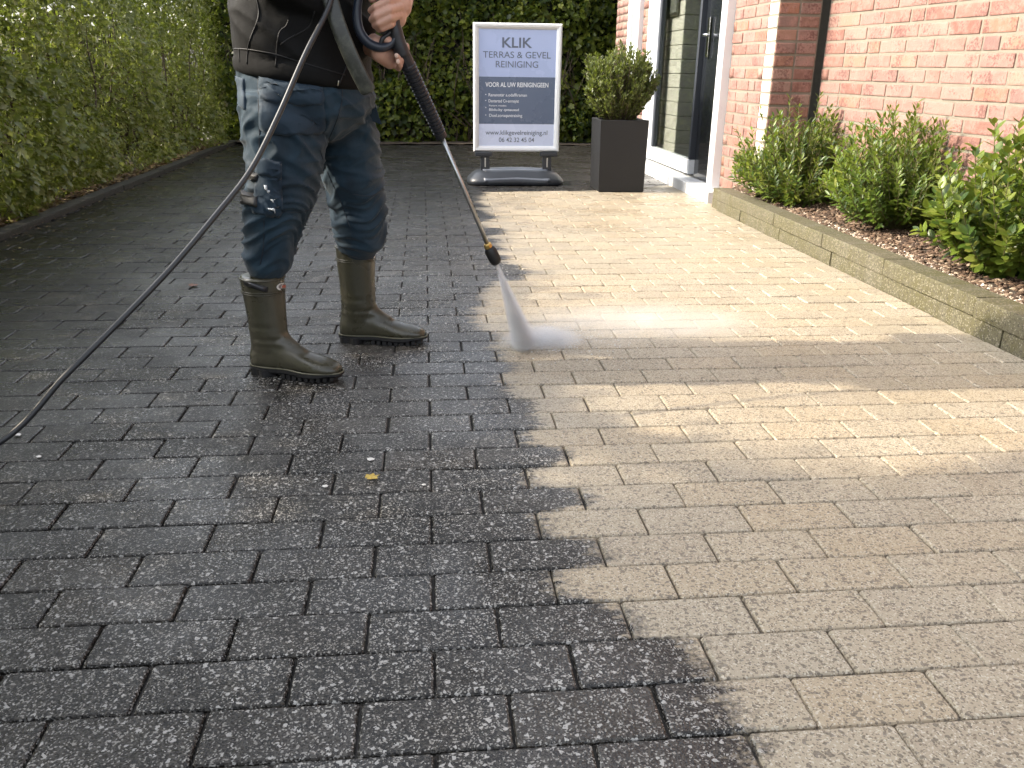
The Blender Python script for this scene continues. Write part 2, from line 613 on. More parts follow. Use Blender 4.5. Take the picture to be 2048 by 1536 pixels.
KERB_MAT = make_kerb_mat("mossy_kerb_concrete", (.082, .073, .046), (.125, .114, .075), (.075, .067, .020))
EDGE_MAT = make_kerb_mat("dark_edging_concrete", (.016, .015, .013), (.03, .028, .024), (.018, .020, .009), (.04, .038, .032), (.07, .065, .055))
kerb = empty("garden_kerb", (2.45, 3.0, 0))
tag(kerb, "two stacked courses of mossy concrete kerb blocks edging the shrub bed", "kerb")
for course, (z0, z1, xo, cutlist) in enumerate(((-.03, .058, 2.402, [-1.5, -.9, -.25, .36, 1.0, 1.62, 2.25, 2.88, 3.5, 4.1, 4.63]), (.0605, .128, 2.396, [-1.5, -.7, -.1, .52, 1.15, 1.78, 2.40, 2.98, 3.58, 4.62]))):
    for a, b in zip(cutlist[:-1], cutlist[1:]):
        bl = MB().box(-.055, .055, -(b - a) / 2 + .0025, (b - a) / 2 - .0025, z0, z1, 0.006, 2).build("kerb_block", KERB_MAT, kerb)
        bl.location = Vector((xo + .055 + random.uniform(-.002, .002), (a + b) / 2, random.uniform(-.0015, .0015)))
        bl.rotation_euler = (0, random.gauss(0, .004), random.gauss(0, .002))
edging = empty("edging_kerb", (-1.64, 5.0, 0))
tag(edging, "low dark damp concrete edging running along the foot of the long hedge", "kerb")
yy = -1.5
while yy < 9.4:
    bl = MB().box(-.04, .04, .003, .995, -.04, .030, 0.008, 2).build("edging_block", EDGE_MAT, edging)
    bl.location = Vector((-1.645 + random.uniform(-.006, .006), yy, random.uniform(-.004, .004)))
    bl.rotation_euler = (0, random.gauss(0, .01), random.gauss(0, .004))
    yy += 1.0


# ------------------------------------------------------------------ leaves
def leaf_template(kind):
    if kind == 'ivy':
        out = [(0, 0), (-.12, .22), (.10, .46), (.30, .30), (.62, .42), (.68, .18), (1.0, 0), (.68, -.18), (.62, -.42), (.30, -.30), (.10, -.46), (-.12, -.22)]
        c = (.32, 0, -.05)
    elif kind == 'lance':
        out = [(0, 0), (.3, .13), (.62, .15), (.88, .07), (1.0, 0), (.88, -.07), (.62, -.15), (.3, -.13)]
        c = (.5, 0, -.03)
    else:
        out = [(0, 0), (.2, .2), (.5, .29), (.8, .18), (1.0, 0), (.8, -.18), (.5, -.29), (.2, -.2)]
        c = (.48, 0, -.045)
    V = [(c[0], c[1], c[2])] + [(x, y, .10 * abs(y) - .10 * (x - .4) ** 2) for x, y in out]
    n = len(out)
    return np.array(V), np.array([(0, 1 + i, 1 + (i + 1) % n) for i in range(n)])


TPL = {k: leaf_template(k) for k in ('ivy', 'lance', 'oval')}


def scatter(kind, P, D, Nn, S, rnd):
    """P positions, D leaf direction, Nn face normal, S length"""
    V, F = TPL[kind]
    D = D / np.linalg.norm(D, axis=1, keepdims=True)
    Nn = Nn - D * (Nn * D).sum(1, keepdims=True)
    Nn = Nn / np.maximum(np.linalg.norm(Nn, axis=1, keepdims=True), 1e-6)
    B = np.cross(Nn, D)
    k = len(V)
    VV = P[:, None, :] + S[:, None, None] * (V[None, :, 0:1] * D[:, None, :] + V[None, :, 1:2] * B[:, None, :] + V[None, :, 2:3] * Nn[:, None, :])
    FF = (F[None, :, :] + (np.arange(len(P)) * k)[:, None, None]).reshape(-1, 3)
    return VV.reshape(-1, 3), FF, np.repeat(rnd, k)


def leaves_obj(name, parts, mat, parent):
    Vs, Fs, Rs, b = [], [], [], 0
    for V, F, R in parts:
        Vs.append(V); Fs.append(F + b); Rs.append(R); b += len(V)
    o = link(name, np_mesh(name, np.concatenate(Vs), np.concatenate(Fs), np.concatenate(Rs)), mat, parent, smooth=False)
    return tag(o, kind="stuff")


def nz(x, y, z):
    return noise.noise(Vector((x, y, z)))


def unit(n):
    v = RNG.normal(size=(n, 3))
    return v / np.linalg.norm(v, axis=1, keepdims=True)


def hedge_h(y):
    base = 1.70 + 0.10 * nz(y * 1.7, 3.1, 0) + 0.07 * nz(y * 5.0, 9.0, 1)
    if y < 1.3: base += 0.40 * min(1, (1.3 - y) / 0.5)  # unseen near stretch made taller to cast shade over the pavers
    return base


def left_hedge():
    h = empty("hedge", (-2.0, 4.5, 0))
    tag(h, "long dark green clipped hedge standing along the edging on the person's back side", "hedge")
    parts = []
    for kind, n, s0, s1, ylo, yhi in (('ivy', 30000, .035, .065, 2.6, 9.7), ('oval', 52000, .022, .042, 2.6, 9.7), ('oval', 14000, .07, .11, -2.6, 2.7)):
        y = RNG.uniform(ylo, yhi, n); z = RNG.uniform(0.0, 1.0, n)
        hh = np.array([hedge_h(q) for q in y])
        z = z ** 0.95 * hh
        # the outer face bulges and has hollows
        bulge = np.array([0.16 * nz(a * 1.3, b * 1.6, 0.3) + 0.07 * nz(a * 4.1, b * 4.5, 5.0) for a, b in zip(y, z)])
        dep = RNG.exponential(0.07, n)
        taper = 0.10 * (z / hh) ** 2 + 0.05 * np.exp(-z / 0.08)
        x = -1.70 + bulge - dep - taper
        dens = np.array([nz(a * 2.6, b * 2.9, 11.0) + 0.6 * nz(a * 6, b * 6, 17.0) for a, b in zip(y, z)])
        keep = (RNG.uniform(-0.6, 0.4, n) < dens + 0.17) & (dep < 0.4)
        # ivy leaves gather near the bottom and at the camera end, small leaves elsewhere
        if kind == 'ivy' and ylo > 0:
            keep &= (RNG.uniform(0, 1, n) < np.clip(1.1 - (y - 3.2) / 3.0, 0.18, 1) * np.clip(1.25 - z / 1.2, .45, 1))
        P = np.stack([x, y, z], 1)[keep]; m_ = len(P)
        patch_ = np.array([nz(a * .9, b * 1.2, 61.0) for a, b in zip(P[:, 1], P[:, 2])])
        rnd = np.clip(RNG.beta(2.2, 2.0, m_) * 0.85 + .35 * patch_ + 0.08, 0, 1)
        D = unit(m_) * 0.9 + np.array([0.35, -.1, -.55]); Nn = unit(m_) * 0.7 + np.array([0.7, -.15, .95])
        parts.append(scatter(kind, P, D, Nn, RNG.uniform(s0, s1, m_), rnd))
    # top of the hedge
    n = 9000
    y = RNG.uniform(-2.6, 9.7, n); x = RNG.uniform(-2.6, -1.72, n)
    z = np.array([hedge_h(q) for q in y]) + RNG.normal(-.04, .06, n)
    P = np.stack([x, y, z], 1)
    parts.append(scatter('oval', P, unit(n) + np.array([0, 0, .3]), unit(n) + np.array([0, 0, .8]), RNG.uniform(.04, .08, n), RNG.uniform(0, 1, n)))
    # leaves through the depth of the hedge
    n = 17000
    y = RNG.uniform(-2.6, 9.7, n); x = RNG.uniform(-2.75, -1.85, n)
    z = RNG.uniform(0, 1, n) * np.array([hedge_h(q) for q in y])
    parts.append(scatter('oval', np.stack([x, y, z], 1), unit(n) + np.array([0, 0, -.3]), unit(n) + np.array([0, 0, .5]), RNG.uniform(.055, .105, n), RNG.uniform(0, 1, n)))
    leaves_obj("foliage", parts, LEAF_HEDGE, h)
    m = MB()
    for k in range(420):
        y0, z0 = RNG.uniform(2.6, 9.6), RNG.uniform(0, .15)
        pts = [(RNG.uniform(-2.5, -1.88), y0, z0)]
        for s in range(1, 5):
            p = pts[-1]
            pts.append((p[0] + RNG.normal(.015, .04), p[1] + RNG.normal(0, .07), p[2] + RNG.uniform(.1, .4)))
        m.tube(pts, [.011, .009, .007, .005, .002], 5)
    tag(m.build("stems", BARK, h), kind="stuff")


def back_hedge():
    h = empty("ivy_hedge", (1.0, 9.9, 0))
    tag(h, "climber-covered green hedge closing the far end of the drive behind the sign", "hedge")
    parts = []
    for kind, n, s0, s1 in (('ivy', 17000, .05, .085), ('oval', 17000, .035, .06)):
        x = RNG.uniform(-1.9, 4.2, n); z = RNG.uniform(0, 2.15, n)
        bulge = np.array([0.18 * nz(a * 1.4, b * 1.7, 20.3) + 0.08 * nz(a * 4, b * 4, 25.0) for a, b in zip(x, z)])
        dep = RNG.exponential(0.08, n)
        y = 9.58 - bulge + dep
        dens = np.array([nz(a * 2.3, b * 2.5, 31.0) + 0.6 * nz(a * 5.5, b * 5.5, 37.0) for a, b in zip(x, z)])
        keep = (RNG.uniform(-0.75, 0.35, n) < dens + 0.22) & (dep < .5)
        P = np.stack([x, y, z], 1)[keep]; m_ = len(P)
        patch = np.array([nz(a * 1.1, b * 1.3, 51.0) for a, b in zip(x[keep], z[keep])])
        rnd = np.clip(RNG.beta(2, 2.2, m_) * .8 + patch * .45 + .08, 0, 1)
        parts.append(scatter(kind, P, unit(m_) * .9 + np.array([0, -.3, -.6]), unit(m_) * .85 + np.array([-.25, -.6, .8]), RNG.uniform(s0, s1, m_), rnd))
    n = 2500
    P = np.stack([RNG.uniform(-1.9, 4.2, n), RNG.uniform(9.5, 10.3, n), 2.15 + RNG.normal(0, .06, n)], 1)
    parts.append(scatter('oval', P, unit(n), unit(n) + np.array([0, 0, .8]), RNG.uniform(.06, .1, n), RNG.uniform(0, 1, n)))
    leaves_obj("foliage", parts, LEAF_BACK, h)
    MB().box(-1.9, 4.2, 9.82, 10.3, 0, 2.05).build("dark_core", simple("climber_shade", (.010, .012, .006), 0.95, var=.5, vscale=30), h)  # solid box added to stop light, near-black as painted shade between the leaves
    m = MB()
    for k in range(130):
        x0 = RNG.uniform(-1.6, 2.7)
        pts = [(x0, 9.72, 0)]
        for s in range(1, 6):
            p = pts[-1]
            pts.append((p[0] + RNG.normal(0, .10), p[1] + RNG.normal(-.02, .04), p[2] + RNG.uniform(.08, .35)))
        m.tube(pts, [.010, .009, .007, .005, .004, .002], 5)
    tag(m.build("stems", BARK, h), kind="stuff")


left_hedge()
back_hedge()


# ------------------------------------------------------------------ unseen tree added beyond the hedge to shade the foreground
tree = empty("added_shade_tree", (-3.7, -.65, 0))
tag(tree, "unseen leafy tree added beyond the hedge near the camera to shade the foreground pavers", "tree")
tr = MB()
tr.tube(smooth_path([(-3.7, -.65, 0), (-3.66, -.62, 1.2), (-3.72, -.6, 2.4), (-3.65, -.55, 3.4)], 5), list(np.linspace(.13, .05, 16)), 10)
cc = np.array([-3.65, -.6, 3.55])
P = []
while len(P) < 11000:
    v = RNG.uniform(-1, 1, 3)
    r_ = np.linalg.norm(v)
    if r_ > 1 + .25 * nz(v[0] * 2, v[1] * 2, v[2] * 2 + 3) or r_ < .3: continue
    if nz(v[0] * 3.2, v[1] * 3.2, v[2] * 3.2) < -.16: continue
    P.append(cc + v * np.array([1.6, 1.7, 1.35]))
P = np.array(P)
for k in range(26):
    e = P[RNG.integers(len(P))]
    tr.tube(smooth_path([(-3.68, -.6, RNG.uniform(1.8, 3.2)), tuple((e + cc) / 2 + np.array([0, 0, .1])), tuple(e)], 4), list(np.linspace(.04, .008, 9)), 6)
tr.build("added_tree_trunk", BARK, tree, True)
leaves_obj("added_tree_crown", [scatter('oval', P, unit(len(P)) + np.array([0, 0, -.4]), unit(len(P)) + np.array([0, 0, .6]), RNG.uniform(.09, .15, len(P)), RNG.uniform(0, 1, len(P)))], LEAF_HEDGE, tree)

# soil and litter under the hedges
soil = MB()
for (a, b, c, d) in ((-2.7, -1.686, -2.6, 9.9), (-1.686, 2.55, 9.30, 10.4)):
    N1, N2 = 12, 60
    if b - a > 2: N1, N2 = 50, 14
    vs = [(a + (b - a) * i / N1, c + (d - c) * j / N2, .012 + .018 * nz((a + (b - a) * i / N1) * 6, (c + (d - c) * j / N2) * 6, 2.2)) for i in range(N1 + 1) for j in range(N2 + 1)]
    soil.add(vs, [(i * (N2 + 1) + j, (i + 1) * (N2 + 1) + j, (i + 1) * (N2 + 1) + j + 1, i * (N2 + 1) + j + 1) for i in range(N1) for j in range(N2)])
tag(soil.build("soil_strip", SOIL, smooth=True), kind="structure")
n = 3200
P = np.stack([-1.69 - RNG.exponential(.08, n), RNG.uniform(2.6, 9.4, n), RNG.uniform(.02, .05, n)], 1)
lit = scatter('oval', P, unit(n) * [1, 1, .2], unit(n) * .4 + np.array([0, 0, 1]), RNG.uniform(.015, .045, n), RNG.uniform(0, 1, n))
n = 700
P2 = np.stack([-1.60 + RNG.exponential(.10, n), RNG.uniform(2.6, 9.2, n), RNG.uniform(.003, .006, n)], 1)
lit2 = scatter('oval', P2, unit(n) * [1, 1, .05], unit(n) * .15 + np.array([0, 0, 1]), RNG.uniform(.006, .018, n), RNG.uniform(0, 1, n))
g = NG("dead_leaf")
g.p(color=g.ramp(g.rnd(), [(0, (.05, .03, .015)), (.5, (.14, .085, .04)), (.85, (.26, .18, .09)), (1, (.30, .27, .10))]), rough=.6)
o = leaves_obj("leaf_litter", [lit, lit2], g.m, None)
tag(o, "brown dead leaves lying along the foot of the long hedge", "leaf litter")


# ------------------------------------------------------------------ the house
def make_brick_mat():
    g = NG("red_brick")
    r = g.rnd()
    x, y, z = g.xyz()
    n = g.noise(18, 4, 0.65); n2 = g.noise(75, 4, 0.7)
    col = g.ramp(r, [(0, (.170, .084, .066)), (.2, (.228, .124, .101)), (.45, (.218, .133, .114)), (.62, (.250, .160, .132)), (.78, (.170, .104, .092)), (.92, (.255, .124, .080)), (1, (.280, .190, .155))])
    col = g.mix(g.ramp(n, [(.42, 0), (.66, .75)]), col, (.33, .185, .155))
    col = g.mix(g.ramp(g.math('MULTIPLY', n2, g.noise(9, 2)), [(.25, 0), (.36, .8)]), col, (.115, .054, .047))
    g.p(color=col, rough=.88, normal=g.bump(g.math('ADD', n2, g.math('MULTIPLY', n, .6)), .6, .005), spec=.3)
    return g.m


BRICK = make_brick_mat()
g = NG("sun_strip_brick"); gn = g.noise(30, 4, .7)
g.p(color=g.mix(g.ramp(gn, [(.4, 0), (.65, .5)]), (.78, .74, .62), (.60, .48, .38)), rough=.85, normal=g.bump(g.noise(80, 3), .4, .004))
SUN_STRIP = g.m  # bright sunlight on the pier corner, put into a pale brick colour
MORTAR = simple("mortar", (.185, .162, .128), .92, var=.25, vscale=30, bump=.6, bscale=180, bdist=.003)
WHITE = simple("white_upvc", (.66, .68, .70), .28, var=.03, vscale=4, coat=.2)
WHITE_DIRTY = simple("white_sill", (.60, .61, .62), .4, var=.12, vscale=9)
BLACK_DOOR = simple("black_door_paint", (.010, .012, .015), .22, var=.2, coat=.5)
CHROME = simple("polished_handle", (.75, .76, .78), .15, 1.0, var=.05)
GASKET = simple("rubber_gasket", (.02, .025, .035), .5)

house = empty("brick_house", (2.6, 4.5, 0))
tag(house, "red brick house with a white framed glass door and black door", "house")
XF = 2.55
W2A, W2B = Vector((2.85, 4.215, 0)), Vector((3.37, -.75, 0))
w2d = (W2B - W2A).normalized()
w2n = Vector((w2d.y, -w2d.x, 0)).normalized()
if w2n.x > 0: w2n = -w2n


def wall_x(y):
    """front face of the house at depth y"""
    if y > 4.215: return XF
    return W2A.x + (W2B.x - W2A.x) * (W2A.y - y) / (W2A.y - W2B.y)


# mortar cores (solid walls); bricks stand 4 mm proud of them
Hh = 2.9
wm = MB()
wm.box(XF, 2.80, 4.215, 4.945, -.06, Hh)                # beside the door, to the pier
wm.box(XF, 2.80, 7.07, 7.43, -.06, Hh)                  # strip between door and window
wm.box(XF, 2.80, 7.875, 8.60, -.06, Hh)                 # far corner
wm.box(XF + .002, 2.80, 4.945, 7.07, 2.15, Hh)          # above the door
wm.box(XF + .002, 2.80, 7.43, 7.875, 2.15, Hh)
wm.box(XF + .002, 2.80, 7.43, 7.875, -.06, .30)
ang = math.atan2(w2d.y, w2d.x)
wlen = (W2B - W2A).length
wm.box(0, wlen, 0, .25, -.06, Hh, mat=Matrix.Translation(W2A) @ Matrix.Rotation(ang, 4, 'Z'))
wm.box(2.80, 3.0, 4.38, 4.62, -.06, Hh)                 # back of the narrow slot beside the pier
wm.box(2.86, 5.5, 8.40, 8.60, -.06, Hh)                 # far gable side
wall = wm.build("wall", MORTAR, house)

BL, BH, BT = 0.205, 0.0575, 0.05
CZ = 0.0705
brick_meshes = {}


def brick_mesh(lx, mat):
    key = (round(lx, 3), mat.name)
    if key not in brick_meshes:
        me = MB().box(-lx / 2, lx / 2, -BT, 0.0, -BH / 2, BH / 2, 0.007, 2).mesh("brick")
        me.materials.append(mat)
        brick_meshes[key] = me
    return brick_meshes[key]


brick_list = []


def brick_run(origin, d, nrm, length, z0, z1, stack=None, mats=None, phase=0.0, proud=0.005):
    """courses of bricks on a wall face; d along the wall, nrm outwards"""
    a = math.atan2(d.y, d.x)
    # local +y of the brick mesh points out of the wall
    flip = Vector((-d.y, d.x, 0)).dot(nrm) < 0
    nC = int((z1 - z0) / CZ)
    for c in range(nC):
        z = z0 + (c + .5) * CZ
        if stack:
            cells = [(i * length / stack, (i + 1) * length / stack) for i in range(stack)]
        else:
            s = -((c % 2) * .5 + phase + (.13 if c % 3 == 2 else 0)) * (BL + .011)
            cells = []
            while s < length:
                if random.random() < .16: step = (BL + .011) * .5
                else: step = BL + .011
                cells.append((max(s, 0), min(s + step, length))); s += step
        for (s0, s1) in cells:
            if s1 - s0 < .03: continue
            mid = origin + d * ((s0 + s1) / 2) + nrm * (proud + random.gauss(0, .0012))
            lx = round((s1 - s0 - .011) / .004) * .004
            brick_list.append((Vector((mid.x, mid.y, z)), a + (math.pi if flip else 0), lx, (mats or (lambda q: BRICK))(s0)))


sun_strip_w = .14
brick_run(Vector((XF, 4.215 + sun_strip_w, 0)), Vector((0, 1, 0)), Vector((-1, 0, 0)), 4.945 - 4.215 - sun_strip_w, 0.02, 2.86)
brick_run(Vector((XF - .001, 4.213, 0)), Vector((0, 1, 0)), Vector((-1, 0, 0)), sun_strip_w, 0.02, 2.86, stack=1, mats=lambda q: SUN_STRIP)
brick_run(Vector((XF - .004, 4.215, 0)), Vector((1, 0, 0)), Vector((0, -1, 0)), .252, 0.02, 2.86, stack=2)
brick_run(W2A, w2d, w2n, wlen, 0.02, 2.86)
brick_run(Vector((XF, 7.875, 0)), Vector((0, 1, 0)), Vector((-1, 0, 0)), .725, 0.02, 2.86, phase=.3)
brick_run(Vector((XF, 7.07, 0)), Vector((0, 1, 0)), Vector((-1, 0, 0)), .36, 0.02, 2.86, phase=.6)


def brick_seen(b):
    p = b[0]
    q = rot.transposed() @ (p - CAM)
    if q.z > -0.1: return 0
    X, Yp = 1024 + F_PX * q.x / -q.z, 768 - F_PX * q.y / -q.z
    if not (1200 < X < 2130 and -60 < Yp < 420): return 0
    if b[3] is SUN_STRIP: return 9
    return b[2] / (q.z * q.z)


brick_list.sort(key=lambda b: -brick_seen(b))
for p, a, lx, mt in brick_list[:300]:
    o = bpy.data.objects.new("brick", brick_mesh(lx, mt))
    COL.objects.link(o)
    o.parent = wall
    o.matrix_parent_inverse = parent_inverse(wall)
    o.location = p
    o.rotation_euler = (random.gauss(0, .006), random.gauss(0, .005), a + random.gauss(0, .004))
V, Fq, A = [], [], []
for p, a, lx, mt in brick_list[300:]:
    c, s = math.cos(a), math.sin(a); b0 = len(V); rv = random.random()
    t = MB().box(-lx / 2, lx / 2, -BT, 0, -BH / 2, BH / 2)
    V += [(p.x + q[0] * c - q[1] * s, p.y + q[0] * s + q[1] * c, p.z + q[2]) for q in t.v]; A += [rv] * len(t.v)
    Fq += [[b0 + i for i in f] for f in t.f]
tag(link("brick_field", np_mesh("brick_field", V, Fq, A), BRICK, wall), kind="stuff")

# roof slab keeps the inside dark
MB().box(2.30, 6.0, -1.0, 8.9, Hh, Hh + .18).build("roof", simple("roof_edge", (.5, .5, .48), .7), house)
ins = MB()
ins.box(2.82, 5.4, 4.63, 4.70, -.06, Hh)
ins.box(5.3, 5.4, 4.63, 8.5, -.06, Hh)
ins.box(2.80, 5.4, 4.63, 8.5, -.05, .03)
ins.build("inner_wall", simple("dim_room_plaster", (.10, .11, .10), .8), house)
# painted block pier standing just inside the glass
pier = MB()
for k in range(20):
    pier.box(2.635, 2.85, 6.42, 7.05, .035 + k * .112, .035 + k * .112 + .108, .004)
pier.build("painted_pier", simple("greyed_white_paint", (.44, .415, .36), .8, var=.18, vscale=7, bump=.3, bscale=25, bdist=.01), house)
pf = MB()
pf.box(2.615, 2.633, 6.55, 6.95, 1.26, 1.75, .004)
pfo = pf.build("picture_frame", simple("dark_wood_frame", (.03, .025, .02), .4), house)
MB().box(2.610, 2.6145, 6.58, 6.92, 1.29, 1.72).build("picture", simple("dim_picture", (.10, .10, .09), .5, var=.6, vscale=14), pfo)

# door set
jm = MB()
jm.box(2.49, 2.62, 4.947, 5.055, .075, 2.14, .006, 2)
jm.box(2.52, 2.60, 5.055, 5.10, .075, 2.14, .004)
o = jm.build("door_jamb", WHITE, house)
jm = MB().box(2.50, 2.62, 6.93, 7.068, .06, 2.14, .006, 2)
jm.build("door_jamb", WHITE, house)
MB().box(2.50, 2.62, 5.057, 6.928, 2.06, 2.14, .004).build("door_head", WHITE, house)
sill = MB()
sill.box(2.425, 2.66, 4.80, 7.10, -.02, .074, .008, 2)
sill_o = sill.build("door_sill", WHITE_DIRTY, house)
MB().box(2.43, 2.50, 4.80, 7.10, -.055, -.021).build("sill_bedding", MORTAR, sill_o)
# glazed leaf
leaf = empty("glass_door", (2.57, 6.2, .1)); leaf.parent = house; leaf.matrix_parent_inverse = parent_inverse(house)
MB().box(2.525, 2.585, 5.62, 6.92, .10, .205, .006, 2).build("bottom_rail", WHITE, leaf)
MB().box(2.525, 2.585, 6.80, 6.92, .207, 2.05, .006, 2).build("stile", WHITE, leaf)
MB().box(2.53, 2.58, 5.62, 5.66, .207, 2.05, .003).build("closing_edge", GASKET, leaf)
MB().box(2.535, 2.575, 6.765, 6.798, .207, 2.05, .003).build("gasket", GASKET, leaf)
g = NG("door_glass")
lw = g.n("ShaderNodeLayerWeight"); lw.inputs[0].default_value = .35
tr_ = g.n("ShaderNodeBsdfTransparent"); tr_.inputs[0].default_value = (.86, .88, .87, 1)
gl_ = g.n("ShaderNodeBsdfGlossy"); gl_.inputs[0].default_value = (.9, .95, .95, 1); gl_.inputs[1].default_value = .02
mx = g.n("ShaderNodeMixShader")
g.set(mx.inputs[0], g.math('MULTIPLY_ADD', lw.outputs["Fresnel"], .3, .02, clamp=True))
g.t.links.new(tr_.outputs[0], mx.inputs[1]); g.t.links.new(gl_.outputs[0], mx.inputs[2]); g.t.links.new(mx.outputs[0], g.o.inputs[0])
GLASS = g.m
MB().box(2.550, 2.556, 5.66, 6.765, .205, 2.05).build("pane", GLASS, leaf)
# black leaf with handle
bl = empty("black_door", (2.58, 5.3, .1)); bl.parent = house; bl.matrix_parent_inverse = parent_inverse(house)
MB().box(2.565, 2.615, 5.102, 5.60, .085, 2.05, .004).build("panel", BLACK_DOOR, bl)
MB().box(2.552, 2.564, 5.13, 5.30, .16, 1.98, .003).build("raised_panel", BLACK_DOOR, bl)
hd = MB()
hd.box(2.545, 2.552, 5.455, 5.50, .93, 1.20, .003)
hb = hd.build("handle", CHROME, bl)
MB().tube([(2.548, 5.478, 1.08), (2.51, 5.478, 1.08), (2.505, 5.45, 1.08), (2.505, 5.36, 1.08)], .009, 8).build("lever", CHROME, hb, True)
MB().tube([(2.560, 5.20, 1.14), (2.540, 5.20, 1.14)], .014, 10).build("lock", CHROME, bl, True)
MB().tube([(2.560, 5.20, 1.06), (2.542, 5.20, 1.06)], .010, 10).build("lock", CHROME, bl, True)
# narrow white window beyond
wf = MB()
wf.box(2.50, 2.60, 7.435, 7.50, .30, 2.13, .005)
wf.box(2.50, 2.60, 7.80, 7.872, .30, 2.13, .005)
wf.box(2.50, 2.60, 7.502, 7.798, .30, .37, .005)
win = wf.build("window", WHITE, house)
MB().box(2.53, 2.575, 7.52, 7.78, .372, 2.12, .003).build("white_panel", simple("pale_panel", (.62, .66, .64), .35), win)
# added dark strip: the slot's shade painted in where pier and wall meet
MB().box(2.803, 2.838, 4.30, 4.36, -.06, Hh - .05).build("slot_shade", simple("painted_slot_shade", (.02, .02, .022), .7), house)


# ------------------------------------------------------------------ planting bed
def bed_z(x, y):
    t = (x - 2.5) / max(0.05, wall_x(y) - 2.5)
    return .095 + .055 * min(1, max(0, t)) + .008 * nz(x * 9, y * 9, 4.0)


bedm = MB()
NB, NA = 70, 12
vs = []
for j in range(NB + 1):
    y = -.9 + (4.62 + .9) * j / NB
    xr = max(2.56, wall_x(y) + .02)
    for i in range(NA + 1):
        x = 2.505 + (xr - 2.505) * i / NA
        vs.append((x, y, bed_z(x, y)))
bedm.add(vs, [(j * (NA + 1) + i, j * (NA + 1) + i + 1, (j + 1) * (NA + 1) + i + 1, (j + 1) * (NA + 1) + i) for j in range(NB) for i in range(NA)])
bed = bedm.build("planting_bed", SOIL, smooth=True)
tag(bed, kind="structure")


def chips(name, n, xr, size, stops, label, cat, flat=.45):
    V, F, A = [], [], []
    tpl = np.array([(1, 0, 0), (-1, 0, 0), (0, 1, 0), (0, -1, 0), (0, 0, 1), (0, 0, -1)], float)
    tf = np.array([(0, 2, 4), (2, 1, 4), (1, 3, 4), (3, 0, 4), (2, 0, 5), (1, 2, 5), (3, 1, 5), (0, 3, 5)])
    for k in range(n):
        y = random.uniform(.9, 4.58)
        x0, x1 = xr(y)
        if x1 - x0 < .005: continue
        x = random.uniform(x0, x1)
        s = random.uniform(*size)
        a = random.uniform(0, 6.28)
        d = tpl * np.array([s, s * random.uniform(.3, .7), s * flat * random.uniform(.5, 1)]) * (1 + RNG.normal(0, .22, (6, 1)))
        R = np.array(Matrix.Rotation(a, 3, 'Z') @ Matrix.Rotation(random.gauss(0, .35), 3, 'X'))
        P = d @ R.T + np.array([x, y, bed_z(x, y) + s * .2])
        F.append(tf + len(A)); A += [random.random()] * 6; V.append(P)
    g = NG(name + "_mat")
    g.p(color=g.ramp(g.rnd(), stops), rough=.85)
    o = link(name, np_mesh(name, np.concatenate(V), np.concatenate(F), A), g.m)
    return tag(o, label, cat, kind="stuff")


chips("bark_mulch", 9000, lambda y: (2.53, wall_x(y) - .005), (.008, .022), [(0, (.035, .02, .012)), (.5, (.085, .05, .03)), (.85, (.15, .095, .06)), (1, (.32, .25, .18))], "brown bark mulch covering the shrub bed", "mulch")
chips("pale_gravel", 4200, lambda y: (2.512, 2.512 + .10 + .06 * nz(y * 3, 0, 0)), (.005, .012), [(0, (.20, .15, .11)), (.5, (.36, .29, .22)), (1, (.58, .52, .44))], "pale gravel scattered along the inner side of the kerb", "gravel", .7)


